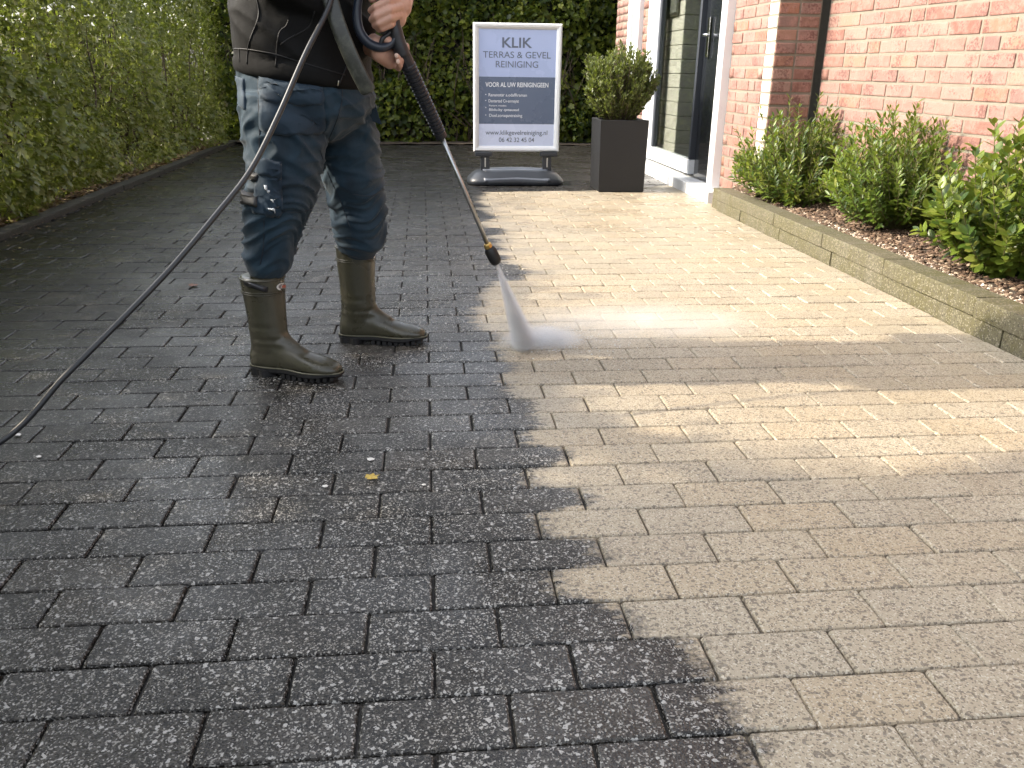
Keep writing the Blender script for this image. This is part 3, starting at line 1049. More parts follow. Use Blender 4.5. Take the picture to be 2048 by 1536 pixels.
def shrub(name, label, base, tips, nfill, leaf_len, group, cat="shrub", spread=.35, height=.6, mat=LEAF_SHRUB, stem_low=.25, kind='lance', up=.9, per=26, limit=True):
    root = empty(name, base)
    tag(root, label, cat, group)
    stems, parts = MB(), []
    Ps, Ds, Ns, Ss, Rr = [], [], [], [], []
    base = Vector(base)
    ends = [Vector(t) for t in tips]
    for k in range(nfill):
        a = random.uniform(0, 2 * math.pi); r = spread * math.sqrt(random.uniform(0.02, 1))
        hgt = height * (1 - .62 * (r / spread) ** 2.4) * random.uniform(.55, 1.0)
        ends.append(base + Vector((r * math.cos(a), r * math.sin(a), hgt)))
    for e in ends:
        if limit and e.x > wall_x(e.y) - .03: e.x = wall_x(e.y) - random.uniform(.03, .12)
        if limit and e.y > 4.15 and e.x > 2.5: e.y = 4.12 - random.uniform(0, .1)
        b0 = base + Vector((random.uniform(-.05, .05), random.uniform(-.05, .05), -.02))
        d = e - b0
        mid = b0 + Vector((d.x * .62, d.y * .62, d.z * .42)) + Vector((random.gauss(0, .012), random.gauss(0, .012), 0))
        path = smooth_path([b0, mid, e], 6)
        stems.tube(path, list(np.linspace(.0042, .0014, len(path))), 5)
        nL = int(per * random.uniform(.8, 1.2))
        tone = random.uniform(-.15, .2)
        for q in range(nL):
            t = stem_low + (1 - stem_low) * (q + random.random()) / nL
            f = t * (len(path) - 1); i = min(int(f), len(path) - 2)
            p = path[i].lerp(path[i + 1], f - i); tg = (path[i + 1] - path[i]).normalized()
            az = q * 2.4 + random.uniform(-.4, .4)
            ref = Vector((1, 0, 0)) if abs(tg.x) < .8 else Vector((0, 1, 0))
            u = tg.cross(ref).normalized(); w = tg.cross(u)
            o_ = u * math.cos(az) + w * math.sin(az)
            lift = up * (0.3 + .9 * t)
            Ps.append(p); Ds.append(o_ + tg * lift); Ns.append(tg - o_ * .5 + Vector((0, 0, .25)))
            Ss.append(leaf_len * random.uniform(.65, 1.15) * (1.05 - .25 * t)); Rr.append(min(1, max(0, .42 + .22 * t ** 2 + tone + random.gauss(0, .15))))
    P, D, Nn, S, R = np.array([tuple(p) for p in Ps]), np.array([tuple(p) for p in Ds]), np.array([tuple(p) for p in Ns]), np.array(Ss), np.array(Rr)
    D += RNG.normal(0, .18, D.shape)
    tag(stems.build("stems", simple(name + "_stem", (.13, .125, .05), .7, var=.3, vscale=30), root), kind="stuff")
    leaves_obj("foliage", [scatter(kind, P, D, Nn, S, R)], mat, root)
    return root


grp = "evergreen shrubs in the bed by the brick wall"
sh1, sh2, sh3 = Vector((2.70, 4.0, .13)), Vector((2.84, 3.12, .13)), Vector((2.80, 2.17, .13))
shrub("garden_shrub", "dark green shrub with low spreading side shoots, nearest the door", sh1,
      [at_y(1640, 190, 4.0), at_y(1580, 195, 4.0), at_y(1700, 215, 3.95), at_y(1520, 215, 4.05), at_y(1472, 258, 4.0), at_y(1480, 290, 4.0), at_y(1730, 250, 3.9), at_y(1545, 240, 3.8)],
      210, .050, grp, spread=.39, height=.55, per=34)
shrub("garden_shrub", "bright green shrub with bare fanned stems, middle one of the bed", sh2,
      [at_y(1660, 280, 3.1), at_y(1672, 320, 3.05), at_y(1700, 250, 3.1), at_y(1780, 215, 3.1), at_y(1835, 205, 3.1), at_y(1870, 240, 3.1), at_y(1890, 280, 3.05), at_y(1740, 240, 3.0)],
      205, .052, grp, spread=.40, height=.59, stem_low=.36, per=34)
shrub("garden_shrub", "broad-leaved fresh green shrub farthest from the door, cut by the picture edge", sh3,
      [at_y(1990, 245, 2.2), at_y(2040, 240, 2.2), at_y(1950, 290, 2.15), at_y(1890, 310, 2.2), at_y(1880, 370, 2.1), at_y(1920, 400, 2.05), at_y(2060, 300, 2.0), at_y(1985, 330, 1.95)],
      170, .060, grp, spread=.38, height=.57, stem_low=.22, kind='oval', per=30)

# ------------------------------------------------------------------ planter with a bush
PX0, PX1, PY0, PY1, PH = 1.775, 2.125, 5.335, 5.685, .505
g = NG("slate_planter"); n = g.noise(10, 4, .6); n2 = g.noise(120, 3)
g.p(color=g.mix(n, (.0038, .0044, .006), (.0075, .0082, .0105)), rough=g.mixf(n, .42, .62), normal=g.bump(n2, .25, .002))
PLANTER = g.m
planter = empty("planter", (1.95, 5.5, 0))
tag(planter, "tall square anthracite planter standing beside the pavement sign", "planter")
b = .022
rings = [[(PX0 + i, PY0 + i, z), (PX1 - i, PY0 + i, z), (PX1 - i, PY1 - i, z), (PX0 + i, PY1 - i, z)] for i, z in ((.012, .0), (.008, .006), (0, PH - .004), (.003, PH), (b, PH), (b + .002, PH - .004), (b + .003, PH - .06))]
MB().loft(rings).build("pot", PLANTER, planter)
m = MB()
vs = [(PX0 + b + .004 + (PX1 - PX0 - 2 * b - .008) * i / 10, PY0 + b + .004 + (PY1 - PY0 - 2 * b - .008) * j / 10, PH - .03 + .012 * nz(i * .7, j * .7, 0)) for i in range(11) for j in range(11)]
m.add(vs, [(i * 11 + j, (i + 1) * 11 + j, (i + 1) * 11 + j + 1, i * 11 + j + 1) for i in range(10) for j in range(10)])
m.build("potting_soil", SOIL, planter, True)
bush = empty("potted_bush", (1.945, 5.50, PH))
tag(bush, "rounded olive green small-leaved bush growing in the tall square planter", "bush")
stems = MB(); Ps, Ds, Ns, Ss, Rr = [], [], [], [], []
bc = Vector((1.935, 5.50, .735))
for k in range(780):
    v = Vector(unit(1)[0])
    rad = (random.uniform(.25, 1)) ** .32
    e = bc + Vector((v.x * .285 * rad, v.y * .26 * rad, v.z * .25 * rad + .02 * random.random()))
    e += Vector((nz(v.x * 2, v.y * 2, v.z * 2 + 7) * .05, 0, nz(v.x * 2.4, v.y * 2, v.z * 2) * .06))
    if e.z < PH + .02: e.z = PH + random.uniform(.03, .12)
    b0 = Vector((1.945 + random.uniform(-.04, .04), 5.50 + random.uniform(-.04, .04), PH - .03))
    mid = b0.lerp(e, .5) + Vector((0, 0, -.02))
    path = smooth_path([b0, mid, e + Vector((0, 0, .02))], 4)
    stems.tube(path, list(np.linspace(.004, .001, len(path))), 4)
    for q in range(22):
        t = .45 + .55 * random.random() ** .7
        f = t * (len(path) - 1); i = min(int(f), len(path) - 2)
        p = path[i].lerp(path[i + 1], f - i); tg = (path[i + 1] - path[i]).normalized()
        o_ = Vector(unit(1)[0])
        Ps.append(p); Ds.append(o_ + tg * .7 + Vector((0, 0, .5))); Ns.append(tg + Vector(unit(1)[0]) * .8)
        Ss.append(random.uniform(.018, .034)); Rr.append(min(1, max(0, .48 + random.gauss(0, .2))))
tag(stems.build("stems", BARK, bush), kind="stuff")
leaves_obj("foliage", [scatter('lance', np.array([tuple(p) for p in Ps]), np.array([tuple(p) for p in Ds]), np.array([tuple(p) for p in Ns]), np.array(Ss) * 1.15, np.array(Rr))], LEAF_BOX, bush)

# ------------------------------------------------------------------ pavement sign
SY = 5.85
sign = empty("pavement_sign", (1.22, SY, 0))
tag(sign, "white framed upright pavement sign with blue poster and heavy grey base", "sign")
FRAME = simple("white_sign_frame", (.72, .74, .77), .3, .0, var=.04, coat=.2)
DKPL = simple("dark_plastic", (.022, .026, .034), .38, var=.2, bump=.1)
GREYPL = simple("grey_plastic", (.11, .125, .155), .42, var=.12, vscale=20, bump=.15)
c = [at_y(945, 45, SY), at_y(1123, 47, SY), at_y(1119, 303, SY), at_y(948, 303, SY)]
sx0, sx1 = (c[0].x + c[3].x) / 2, (c[1].x + c[2].x) / 2
sz0, sz1 = (c[2].z + c[3].z) / 2, (c[0].z + c[1].z) / 2
fw_ = .042


def rail(p0, p1, p2, p3):
    """mitred snap-frame rail: outer edge p0-p1, inner edge p3-p2, rounded front"""
    prof = [(0, .018), (0, -.006), (.25, -.017), (.6, -.015), (.9, -.006), (1, -.002), (1, .018)]
    a = [Vector((p0[0] + (p3[0] - p0[0]) * t, SY + d, p0[1] + (p3[1] - p0[1]) * t)) for t, d in prof]
    b_ = [Vector((p1[0] + (p2[0] - p1[0]) * t, SY + d, p1[1] + (p2[1] - p1[1]) * t)) for t, d in prof]
    return MB().loft([a, b_])


o4 = [(sx0, sz0), (sx1, sz0), (sx1, sz1), (sx0, sz1)]
i4 = [(sx0 + fw_, sz0 + fw_), (sx1 - fw_, sz0 + fw_), (sx1 - fw_, sz1 - fw_), (sx0 + fw_, sz1 - fw_)]
for k in range(4):
    rail(o4[k], o4[(k + 1) % 4], i4[(k + 1) % 4], i4[k]).build("frame_rail", FRAME, sign)
ix0, ix1, iz0, iz1 = sx0 + fw_ - .004, sx1 - fw_ + .004, sz0 + fw_ - .004, sz1 - fw_ + .004
H_ = iz1 - iz0
zb, zm = iz0 + H_ * .197, iz0 + H_ * .600


def poster_mat(name, c):
    return simple(name, c, .28, var=.03, vscale=5, coat=.35)


MB().box(sx0 + .008, sx1 - .008, SY + .006, SY + .016, sz0 + .008, sz1 - .008).build("backing", DKPL, sign)
pt = MB().box(ix0, ix1, SY + .0, SY + .005, zm, iz1).build("poster_top", poster_mat("poster_light_blue", (.40, .49, .76)), sign)
pm = MB().box(ix0, ix1, SY + .0, SY + .005, zb, zm - .0004).build("poster_middle", poster_mat("poster_slate_blue", (.105, .14, .225)), sign)
pb = MB().box(ix0, ix1, SY + .0, SY + .005, iz0, zb - .0004).build("poster_bottom", poster_mat("poster_pale", (.60, .67, .88)), sign)
INK = simple("poster_ink", (.115, .14, .20), .4, var=.05)
INKW = simple("poster_white_ink", (.70, .74, .82), .4, var=.03)


def lettering(body, z, height, width, mat, parent, xc=None, xl=None, bold=0.0):
    cu = bpy.data.curves.new("lettering", 'FONT')
    cu.body = body
    cu.size = 1.0
    cu.offset = bold
    tmp = bpy.data.objects.new("tmp", cu)
    COL.objects.link(tmp)
    dg = bpy.context.evaluated_depsgraph_get()
    me = bpy.data.meshes.new_from_object(tmp.evaluated_get(dg))
    bpy.data.objects.remove(tmp)
    n = len(me.vertices)
    co = np.empty(n * 3, np.float32); me.vertices.foreach_get("co", co); co = co.reshape(-1, 3)
    x0, x1, y0, y1 = co[:, 0].min(), co[:, 0].max(), co[:, 1].min(), co[:, 1].max()
    sxx = width / (x1 - x0)
    start = (xc - width / 2) if xc is not None else xl
    # one object for each word: glyph outlines grouped by the gaps between them
    par_ = list(range(n))
    def find(i):
        while par_[i] != i:
            par_[i] = par_[par_[i]]; i = par_[i]
        return i
    faces = [tuple(p.vertices) for p in me.polygons]
    for f in faces:
        for q in f[1:]: par_[find(q)] = find(f[0])
    span = {}
    for i in range(n):
        r = find(i); q = span.setdefault(r, [9e9, -9e9]); q[0] = min(q[0], co[i, 0]); q[1] = max(q[1], co[i, 0])
    word, words, end = {}, 0, None
    for r, (lo_, hi_) in sorted(span.items(), key=lambda t: t[1][0]):
        if end is not None and lo_ - end > .19: words += 1
        end = hi_ if end is None else max(end, hi_)
        word[r] = words
    bpy.data.meshes.remove(me)
    for k in range(words + 1):
        idx = {}
        vs_, fs_ = [], []
        for f in faces:
            if word[find(f[0])] != k: continue
            for i in f:
                if i not in idx:
                    idx[i] = len(vs_)
                    vs_.append((start + (co[i, 0] - x0) * sxx, SY - .0012, z + co[i, 1] * height))
            fs_.append(tuple(idx[i] for i in f))
        if vs_: MB().add(vs_, fs_).build("lettering", mat, parent)


xc_ = (ix0 + ix1) / 2


def zpx(py):
    return at_y(1030, py, SY).z


def wpx(a, b_):
    return (at_y(b_, 170, SY) - at_y(a, 170, SY)).x


CAPS = 0.70
def line(body, top, bot, a, b_, mat, parent, bold=0.0, caps=CAPS, left=False):
    hh = (zpx(top) - zpx(bot)) / caps
    cx = at_y((a + b_) / 2, (top + bot) / 2, SY).x
    return lettering(body, zpx(bot), hh, wpx(a, b_), mat, parent, xc=cx, bold=bold)


line("KLIK", 75, 95, 1005, 1064, INK, pt, .018)
line("TERRAS & GEVEL", 103, 116, 967, 1101, INK, pt)
line("REINIGING", 122, 135, 992, 1076, INK, pt)
line("VOOR AL UW REINIGINGEEN", 165, 174, 971, 1097, INKW, pm, .02)
for body, a, b_, top, bot in (("Rananotar a.odafRraman", 977, 1054, 187, 193), ("Dantertad Cv-anmayat", 977, 1038, 199, 205), ("Panart rextba", 978, 1013, 210, 213), ("Blidu.by qetauaad", 978, 1038, 217, 222), ("Doel.zoraqantraising", 978, 1045, 228, 234)):
    line(body, top, bot, a, b_, INKW, pm, .01)
for py in (189, 201, 215, 230):
    p = at_y(971.5, py, SY)
    MB().tube([(p.x, SY - .0016, p.z), (p.x, SY + .001, p.z)], .0042, 8).build("bullet_mark", INKW, pm)
line("www.klikgevelreiniging.nl", 260.5, 269.5, 970, 1096, INK, pb, .006)
line("06 42 32 45 04", 275, 284, 997, 1069, INK, pb, .004)
# sprung brackets and base
for px in (967, 1097):
    p = at_y(px, 307, SY)
    br = MB().box(p.x - .066, p.x + .066, SY - .035, SY + .035, sz0 - .034, sz0 - .002, .008, 2).build("bracket", DKPL, sign)
    q = p.x + (.012 if px < 1000 else -.012)
    MB().box(q - .034, q + .034, SY - .02, SY + .02, .095, sz0 - .030, .006, 2).build("post", DKPL, br)
    MB().box(q - .005, q + .005, SY - .0225, SY - .019, .125, sz0 - .045, .001).build("spring_slot", simple("bare_steel", (.5, .5, .5), .35, 1), br)
bx0, bx1 = at_z(938, 360, .03).x - .02, at_z(1126, 360, .03).x + .02
bx0, bx1 = .848, 1.592
bcx, bw = (bx0 + bx1) / 2, (bx1 - bx0) / 2
by, bd = 5.87, .205


def base_ring(k, z, dy=0.0):
    out = []
    for i in range(48):
        q = 2 * math.pi * i / 48
        cx, sy = math.cos(q), math.sin(q)
        X = bw * k * math.copysign(abs(cx) ** .42, cx)
        Yv = (bd - (1 - k) * bw * .9) * math.copysign(abs(sy) ** .5, sy)
        # waisted long sides
        Yv *= (1 - .13 * math.exp(-(X / (bw * .55)) ** 2))
        out.append(Vector((bcx + X, by + Yv, z + .012 * math.exp(-(X / (bw * .6)) ** 2) * (1 if z > .03 else 0))))
    return out


bs = MB().loft([base_ring(.97, 0), base_ring(1.0, .012), base_ring(1.0, .032), base_ring(.96, .05), base_ring(.88, .078), base_ring(.82, .092), base_ring(.7, .099)]).build("base", DKPL, sign, True)
g2 = []
for z, k in ((.0, 1.0),):
    pass
top = MB()
rows = []
for i in range(25):
    t = i / 24
    X = (-.68 + 1.36 * t) * bw
    wv = (1 - .10 * math.exp(-(X / (bw * .55)) ** 2))
    rr = []
    for j in range(9):
        s = -1 + j / 4
        Yv = s * (bd * .965 * wv)
        a = abs(s)
        z = .106 + .012 * math.exp(-(X / (bw * .6)) ** 2) - (.062 * max(0, a - .28) ** 1.15 / .72 ** 1.15)
        rr.append((bcx + X, by + Yv, z))
    rows.append(rr)
vs = [p for r in rows for p in r]
top.add(vs, [(i * 9 + j, (i + 1) * 9 + j, (i + 1) * 9 + j + 1, i * 9 + j + 1) for i in range(24) for j in range(8)])
nb = len(top.v)
top.add([(p[0], p[1], p[2] - .02) for p in vs], [(i * 9 + j, i * 9 + j + 1, (i + 1) * 9 + j + 1, (i + 1) * 9 + j) for i in range(24) for j in range(8)])
per = [i * 9 for i in range(25)] + [24 * 9 + j for j in range(1, 9)] + [i * 9 + 8 for i in range(23, -1, -1)] + [j for j in range(7, 0, -1)]
for a_, b_ in zip(per, per[1:] + per[:1]):
    top.f.append((b_, a_, a_ + nb, b_ + nb))
top.build("ballast_cover", GREYPL, bs, True)
# ------------------------------------------------------------------ the person
def make_cloth(name, c0, c1, wet=None, rough=.8, weave=900, bstr=.15, sheen=.1):
    g = NG(name)
    n = g.noise(7, 4, .6); n2 = g.noise(weave, 2, .5); n3 = g.noise(38, 3, .6)
    col = g.mix(n, c0, c1)
    if wet: col = g.mix(g.ramp(g.noise(11, 3, .6), [(.5, 0), (.68, .7)]), col, wet)
    g.p(color=col, rough=g.mixf(n, rough - .1, rough + .08), sheen=sheen, spec=.25,
        normal=g.bump(g.math('ADD', g.math('MULTIPLY', n2, .25), n3), bstr, .004))
    return g.m


NAVY = make_cloth("navy_work_cloth", (.010, .025, .041), (.019, .043, .066), wet=(.007, .015, .024), rough=.72, bstr=.35)
NAVY2 = make_cloth("navy_pocket_cloth", (.013, .027, .045), (.025, .046, .070), wet=(.009, .016, .027), rough=.68, bstr=.35)
JACKET_M = make_cloth("black_softshell", (.0013, .0013, .0015), (.0026, .0025, .0026), rough=.8, bstr=.3, sheen=.0)
SEAM_M = simple("black_stitching", (.004, .004, .005), .6)
SEAM_N = simple("navy_stitching", (.010, .016, .026), .6)
g = NG("skin"); n = g.noise(26, 4, .6); n2 = g.noise(160, 3, .6)
g.p(color=g.mix(n, (.44, .235, .17), (.56, .33, .245)), rough=.5, sss=.12, normal=g.bump(g.math('ADD', n2, n), .3, .0015))
g.b.inputs["Subsurface Radius"].default_value = (.008, .003, .002)
SKIN = g.m
HAIR = simple("brown_hair", (.03, .02, .014), .55, var=.4, vscale=120, bump=.6, bscale=200)
g = NG("olive_rubber"); n = g.noise(9, 4, .65); n2 = g.noise(60, 4, .7); x, y, z = g.xyz()
ol = g.mix(n, (.036, .034, .021), (.056, .052, .033))
ol = g.mix(g.ramp(n2, [(.5, 0), (.7, .55)]), ol, (.024, .022, .015))
ol = g.mix(g.ramp(g.noise(3.5, 3, .6), [(.52, 0), (.66, .6)]), ol, (.074, .064, .043))
g.p(color=ol, rough=g.mixf(g.ramp(g.noise(14, 3), [(.4, 0), (.62, 1)]), .22, .46), normal=g.bump(g.math('ADD', n2, g.noise(300, 2)), .12, .003), coat=.15)
OLIVE = g.m
RUBBER = simple("black_rubber", (.008, .008, .009), .58, var=.25, bump=.2, bscale=90)
WELT = simple("pale_olive_welt", (.13, .125, .085), .5)

person = empty("person", (.26, 1.6, 0))
tag(person, "person in black jacket, navy work trousers and olive rubber boots holding a washing lance", "person")

# --- body: one continuous surface
R_SH, R_EL = Vector((.225, 1.42, 1.36)), Vector((.185, 1.40, 1.045))
R_WR = at_y(733, 84, 1.535)
L_SH, L_EL = Vector((.235, 1.80, 1.36)), Vector((.40, 1.82, 1.12))
L_WR = at_y(806, -14, 1.56)
bm_ = MB()
# head, neck
HC = Vector((.315, 1.60, 1.625))
bm_.loft([ellipse_ring((HC.x + dx, HC.y, HC.z + dz), rx, ry, 22, tilt=-.22) for dz, dx, rx, ry in
          ((-.125, .045, .022, .03), (-.105, .035, .055, .048), (-.07, .02, .080, .064), (-.02, .005, .095, .074), (.03, 0, .100, .078), (.075, -.004, .088, .068), (.105, -.006, .055, .045), (.118, -.006, .012, .012))])
chain(bm_, [(.25, 1.6, 1.40), (.285, 1.6, 1.52)], [.062, .056])
chain(bm_, [HC + Vector((.092, 0, .0)), HC + Vector((.122, 0, -.045)), HC + Vector((.100, 0, -.055))], [.010, .014, .012])
for s in (-1, 1):
    chain(bm_, [HC + Vector((-.012, s * .078, .012)), HC + Vector((-.004, s * .082, -.03))], [.017, .011])
    chain(bm_, [HC + Vector((.088, s * .018, .022)), HC + Vector((.078, s * .048, .02))], [.012, .010])
chain(bm_, [HC + Vector((.083, -.022, -.082)), HC + Vector((.096, 0, -.080)), HC + Vector((.083, .022, -.082))], [.008, .010, .008])
# trunk and legs, inside the clothes
bm_.loft([ellipse_ring((x, 1.6, z), rx, ry, 24) for x, z, rx, ry in ((.20, .72, .09, .13), (.20, .86, .12, .15), (.205, 1.0, .11, .14), (.22, 1.18, .12, .16), (.235, 1.32, .11, .18), (.245, 1.41, .06, .10))])
chain(bm_, [(.20, 1.53, .80), (.12, 1.515, .52), (.075, 1.507, .30), (.073, 1.507, .12)], [.085, .05, .036, .03])
chain(bm_, [(.22, 1.68, .80), (.28, 1.74, .54), (.302, 1.80, .33), (.303, 1.802, .12)], [.085, .05, .036, .03])
for hx, hy, ang_ in ((.075, 1.507, -.36), (.303, 1.803, -.15)):
    d = Vector((math.cos(ang_), math.sin(ang_), 0))
    chain(bm_, [Vector((hx, hy, .10)), Vector((hx, hy, .055)), Vector((hx, hy, .047)) + d * .13], [.028, .022, .012])
chain(bm_, [R_SH, R_EL, R_WR], [.056, .044, .030])
chain(bm_, [L_SH, L_EL, L_WR], [.056, .044, .030])


def fingers(mb, list_):
    for pts, r in list_:
        chain(mb, pts, [r * k for k in (.98, .90, .86, .78, .68)[:len(pts)]], 12)


# left hand: closed round the trigger handle, knuckles towards the lance, fingertips towards the jacket
YH = 1.50
def hp(px, py, Y): return at_y(px, py, Y)
chain(bm_, [L_WR, hp(797, 12, 1.480)], [.030, .034])
chain(bm_, [hp(798, -4, 1.480), hp(800, 18, 1.470), hp(797, 38, 1.465), hp(789, 50, 1.470)], [.020, .021, .020, .017])
chain(bm_, [hp(790, 0, 1.495), hp(790, 36, 1.490)], [.026, .022])
fingers(bm_, [
    ([hp(795, -2, 1.455), hp(776, 2, 1.412), hp(752, 14, 1.407), hp(742, 21, 1.425), hp(747, 23, 1.440)], .0115),
    ([hp(799, 14, 1.450), hp(779, 20, 1.405), hp(753, 32, 1.401), hp(744, 39, 1.420), hp(750, 41, 1.437)], .0118),
    ([hp(798, 30, 1.450), hp(780, 36, 1.405), hp(758, 47, 1.403), hp(750, 51, 1.420), hp(755, 52, 1.437)], .0112),
    ([hp(792, 44, 1.455), hp(780, 50, 1.413), hp(764, 57, 1.411), hp(757, 59, 1.425), hp(761, 59, 1.439)], .0100),
    ([hp(790, -14, 1.495), hp(768, -16, 1.470), hp(752, -8, 1.450), hp(744, -2, 1.445)], .0130)])
# right hand: open under the lance grip, fingertips coming up on the near side
chain(bm_, [R_WR, hp(758, 98, 1.475), hp(776, 108, 1.475)], [.029, .030, .026])
chain(bm_, [hp(752, 90, 1.455), hp(770, 88, 1.475), hp(790, 94, 1.500)], [.021, .019, .015])
chain(bm_, [hp(760, 106, 1.455), hp(780, 124, 1.475)], [.024, .018])
fingers(bm_, [
    ([hp(772, 108, 1.485), hp(789, 128, 1.485), hp(797, 136, 1.460), hp(800, 131, 1.437), hp(796, 124, 1.427)], .0100),
    ([hp(776, 102, 1.490), hp(797, 120, 1.500), hp(806, 129, 1.470), hp(802, 121, 1.438), hp(793, 112, 1.428)], .0108),
    ([hp(780, 98, 1.500), hp(803, 108, 1.510), hp(813, 116, 1.485), hp(815, 108, 1.455)], .0110),
    ([hp(780, 92, 1.505), hp(802, 92, 1.515), hp(812, 98, 1.490), hp(812, 92, 1.465)], .0112),
    ([hp(756, 88, 1.465), hp(765, 80, 1.445), hp(774, 79, 1.437), hp(782, 84, 1.435)], .0130)])
bme = remesh(bm_, .0028, 2, .5)
body = link("body", bme, SKIN, person, True)
# fingernails on the visible tips
for px, py, Y in ((796, 123, 1.4185), (793, 111, 1.4185)):
    p = at_y(px, py, Y)
    bm2 = bmesh.new(); bmesh.ops.create_uvsphere(bm2, u_segments=10, v_segments=6, radius=.0052)
    for v in bm2.verts: v.co = Vector((v.co.x, v.co.y * .3, v.co.z * 1.15)) + p
    me = bpy.data.meshes.new("fingernail"); bm2.to_mesh(me); bm2.free()
    link("fingernail", me, simple("nail", (.60, .42, .34), .35), body, True)
# hair
hm = MB()
hm.loft([ellipse_ring((HC.x - .018 + dx, HC.y, HC.z + dz), rx, ry, 22, tilt=.25) for dz, dx, rx, ry in ((-.055, -.03, .062, .070), (0, -.012, .088, .083), (.045, 0, .098, .086), (.09, 0, .085, .074), (.118, 0, .055, .05), (.132, 0, .012, .012))])
link("hair", remesh(hm, .008, 3), HAIR, body, True)


# --- clothes
def fold(me, f):
    vs = me.vertices
    ns = [v.normal.copy() for v in vs]
    for v, nn in zip(vs, ns):
        v.co += nn * f(v.co)
    me.update()


tm = MB()
def leg_rings(rows):
    out = []
    for pl, pr_, py, Y, ry in rows:
        a, b_ = at_y(pl, py, Y), at_y(pr_, py, Y)
        out.append(ellipse_ring(((a.x + b_.x) / 2, Y, (a.z + b_.z) / 2), (b_.x - a.x) / 2, ry, 30, power=2.15))
    return out


tm.loft(leg_rings([(478, 640, 185, 1.535, .118), (483, 648, 235, 1.525, .122), (490, 651, 285, 1.52, .120), (491, 641, 345, 1.515, .112), (489, 628, 405, 1.51, .105), (491, 606, 452, 1.512, .094), (492, 589, 490, 1.516, .082), (488, 586, 515, 1.518, .080), (491, 583, 531, 1.518, .077), (498, 577, 541, 1.518, .069), (513, 563, 558, 1.508, .036)])[::-1])
tm.loft(leg_rings([(600, 742, 185, 1.675, .112), (618, 750, 235, 1.69, .115), (634, 757, 285, 1.705, .113), (643, 766, 340, 1.725, .108), (657, 770, 385, 1.74, .102), (669, 769, 442, 1.76, .090), (672, 769, 475, 1.772, .084), (676, 767, 490, 1.776, .080), (684, 758, 499, 1.782, .072), (696, 744, 522, 1.80, .038)])[::-1])
tm.loft([ellipse_ring((x, 1.605, z), rx, ry, 36, power=2.2) for x, z, rx, ry in ((.240, .64, .04, .05), (.236, .68, .095, .125), (.228, .725, .152, .176), (.215, .76, .176, .192), (.205, .84, .172, .186), (.20, .90, .150, .165))])
tme = remesh(tm, .005, 12, .5)


def trouser_fold(p):
    z = p.z
    near_leg = p.y < 1.61
    low = math.exp(-((z - .40) / .085) ** 2)
    knee = math.exp(-((z - .52) / .07) ** 2)
    hip = math.exp(-((z - .70) / .09) ** 2)
    a = math.atan2(p.y - (1.52 if near_leg else 1.75), p.x - .15)
    sl = z + .07 * math.sin(a * 1.0 + (0.4 if near_leg else 2.0)) + .075 * nz(p.x * 8, p.y * 8, z * 6)
    r1 = (1 - min(1, abs(nz(p.x * 4.5, p.y * 4.5, sl * 24 + 4)) * 2.2)) ** 1.6 * 1.7 - .5
    r2 = (1 - min(1, abs(nz(p.x * 8, p.y * 8, sl * 44 + 11)) * 2.4)) ** 1.5 - .3
    d = (low * .0056 + knee * .0042 + hip * .0040 + .0020) * r1 + (low * .0032 + knee * .0024 + .0018) * r2
    # drag lines running from the crotch across the thigh
    dl = (1 - min(1, abs(nz(p.x * 7 + z * 22, p.y * 4, z * 9 - p.x * 14)) * 2.3)) ** 1.5 * 1.5 - .4
    d += .0055 * hip * dl + .003 * math.exp(-((z - .6) / .08) ** 2) * dl
    return d


fold(tme, trouser_fold)
trousers = link("trousers", tme, NAVY, person, True)
tb = bvh_of(tme)


def patch(bvh, quad, name, mat, parent, off=.005, n=(14, 16), round_=.12, bulge=.004, wav=.0):
    """a sewn-on panel following the cloth: quad = four frame points, clockwise from top left"""
    (ax, ay), (bx_, by_), (cx, cy), (dx, dy) = quad
    nx, ny = n
    grid, normals = [], []
    for j in range(ny + 1):
        v = j / ny
        for i in range(nx + 1):
            u = i / nx
            uu = u
            if v > 1 - round_:                       # rounded lower corners
                k = (v - (1 - round_)) / round_
                ins = round_ * .8 * (1 - math.sqrt(max(0, 1 - k * k)))
                uu = ins + u * (1 - 2 * ins)
            x = (ax + (bx_ - ax) * uu) * (1 - v) + (dx + (cx - dx) * uu) * v
            y = (ay + (by_ - ay) * uu) * (1 - v) + (dy + (cy - dy) * uu) * v
            e = min(u, 1 - u, v, 1 - v) * 6
            p, nn = cast(bvh, x, y, 0)
            grid.append(p); normals.append((nn, min(1, e), x, y))
    # even out the height so that the panel lies over the folds
    for _ in range(9):
        g2 = list(grid)
        for j in range(1, ny):
            for i in range(1, nx):
                q = j * (nx + 1) + i
                g2[q] = (grid[q] * 2 + grid[q - 1] + grid[q + 1] + grid[q - nx - 1] + grid[q + nx + 1]) / 6
        grid = g2
    front = [p + nn * (off + bulge * e + wav * nz(x * .05, y * .11, 3.3)) for p, (nn, e, x, y) in zip(grid, normals)]
    back = [p - nn * .006 for p, (nn, e, x, y) in zip(grid, normals)]
    m = MB()
    w = nx + 1
    m.add(front, [(j * w + i, (j + 1) * w + i, (j + 1) * w + i + 1, j * w + i + 1) for j in range(ny) for i in range(nx)])
    b0 = len(m.v)
    m.add(back, [])
    per = [i for i in range(w)] + [j * w + nx for j in range(1, ny + 1)] + [ny * w + i for i in range(nx - 1, -1, -1)] + [j * w for j in range(ny - 1, 0, -1)]
    for a_, b_ in zip(per, per[1:] + per[:1]): m.f.append((a_, b_, b_ + b0, a_ + b0))
    return m.build(name, mat, parent, True)


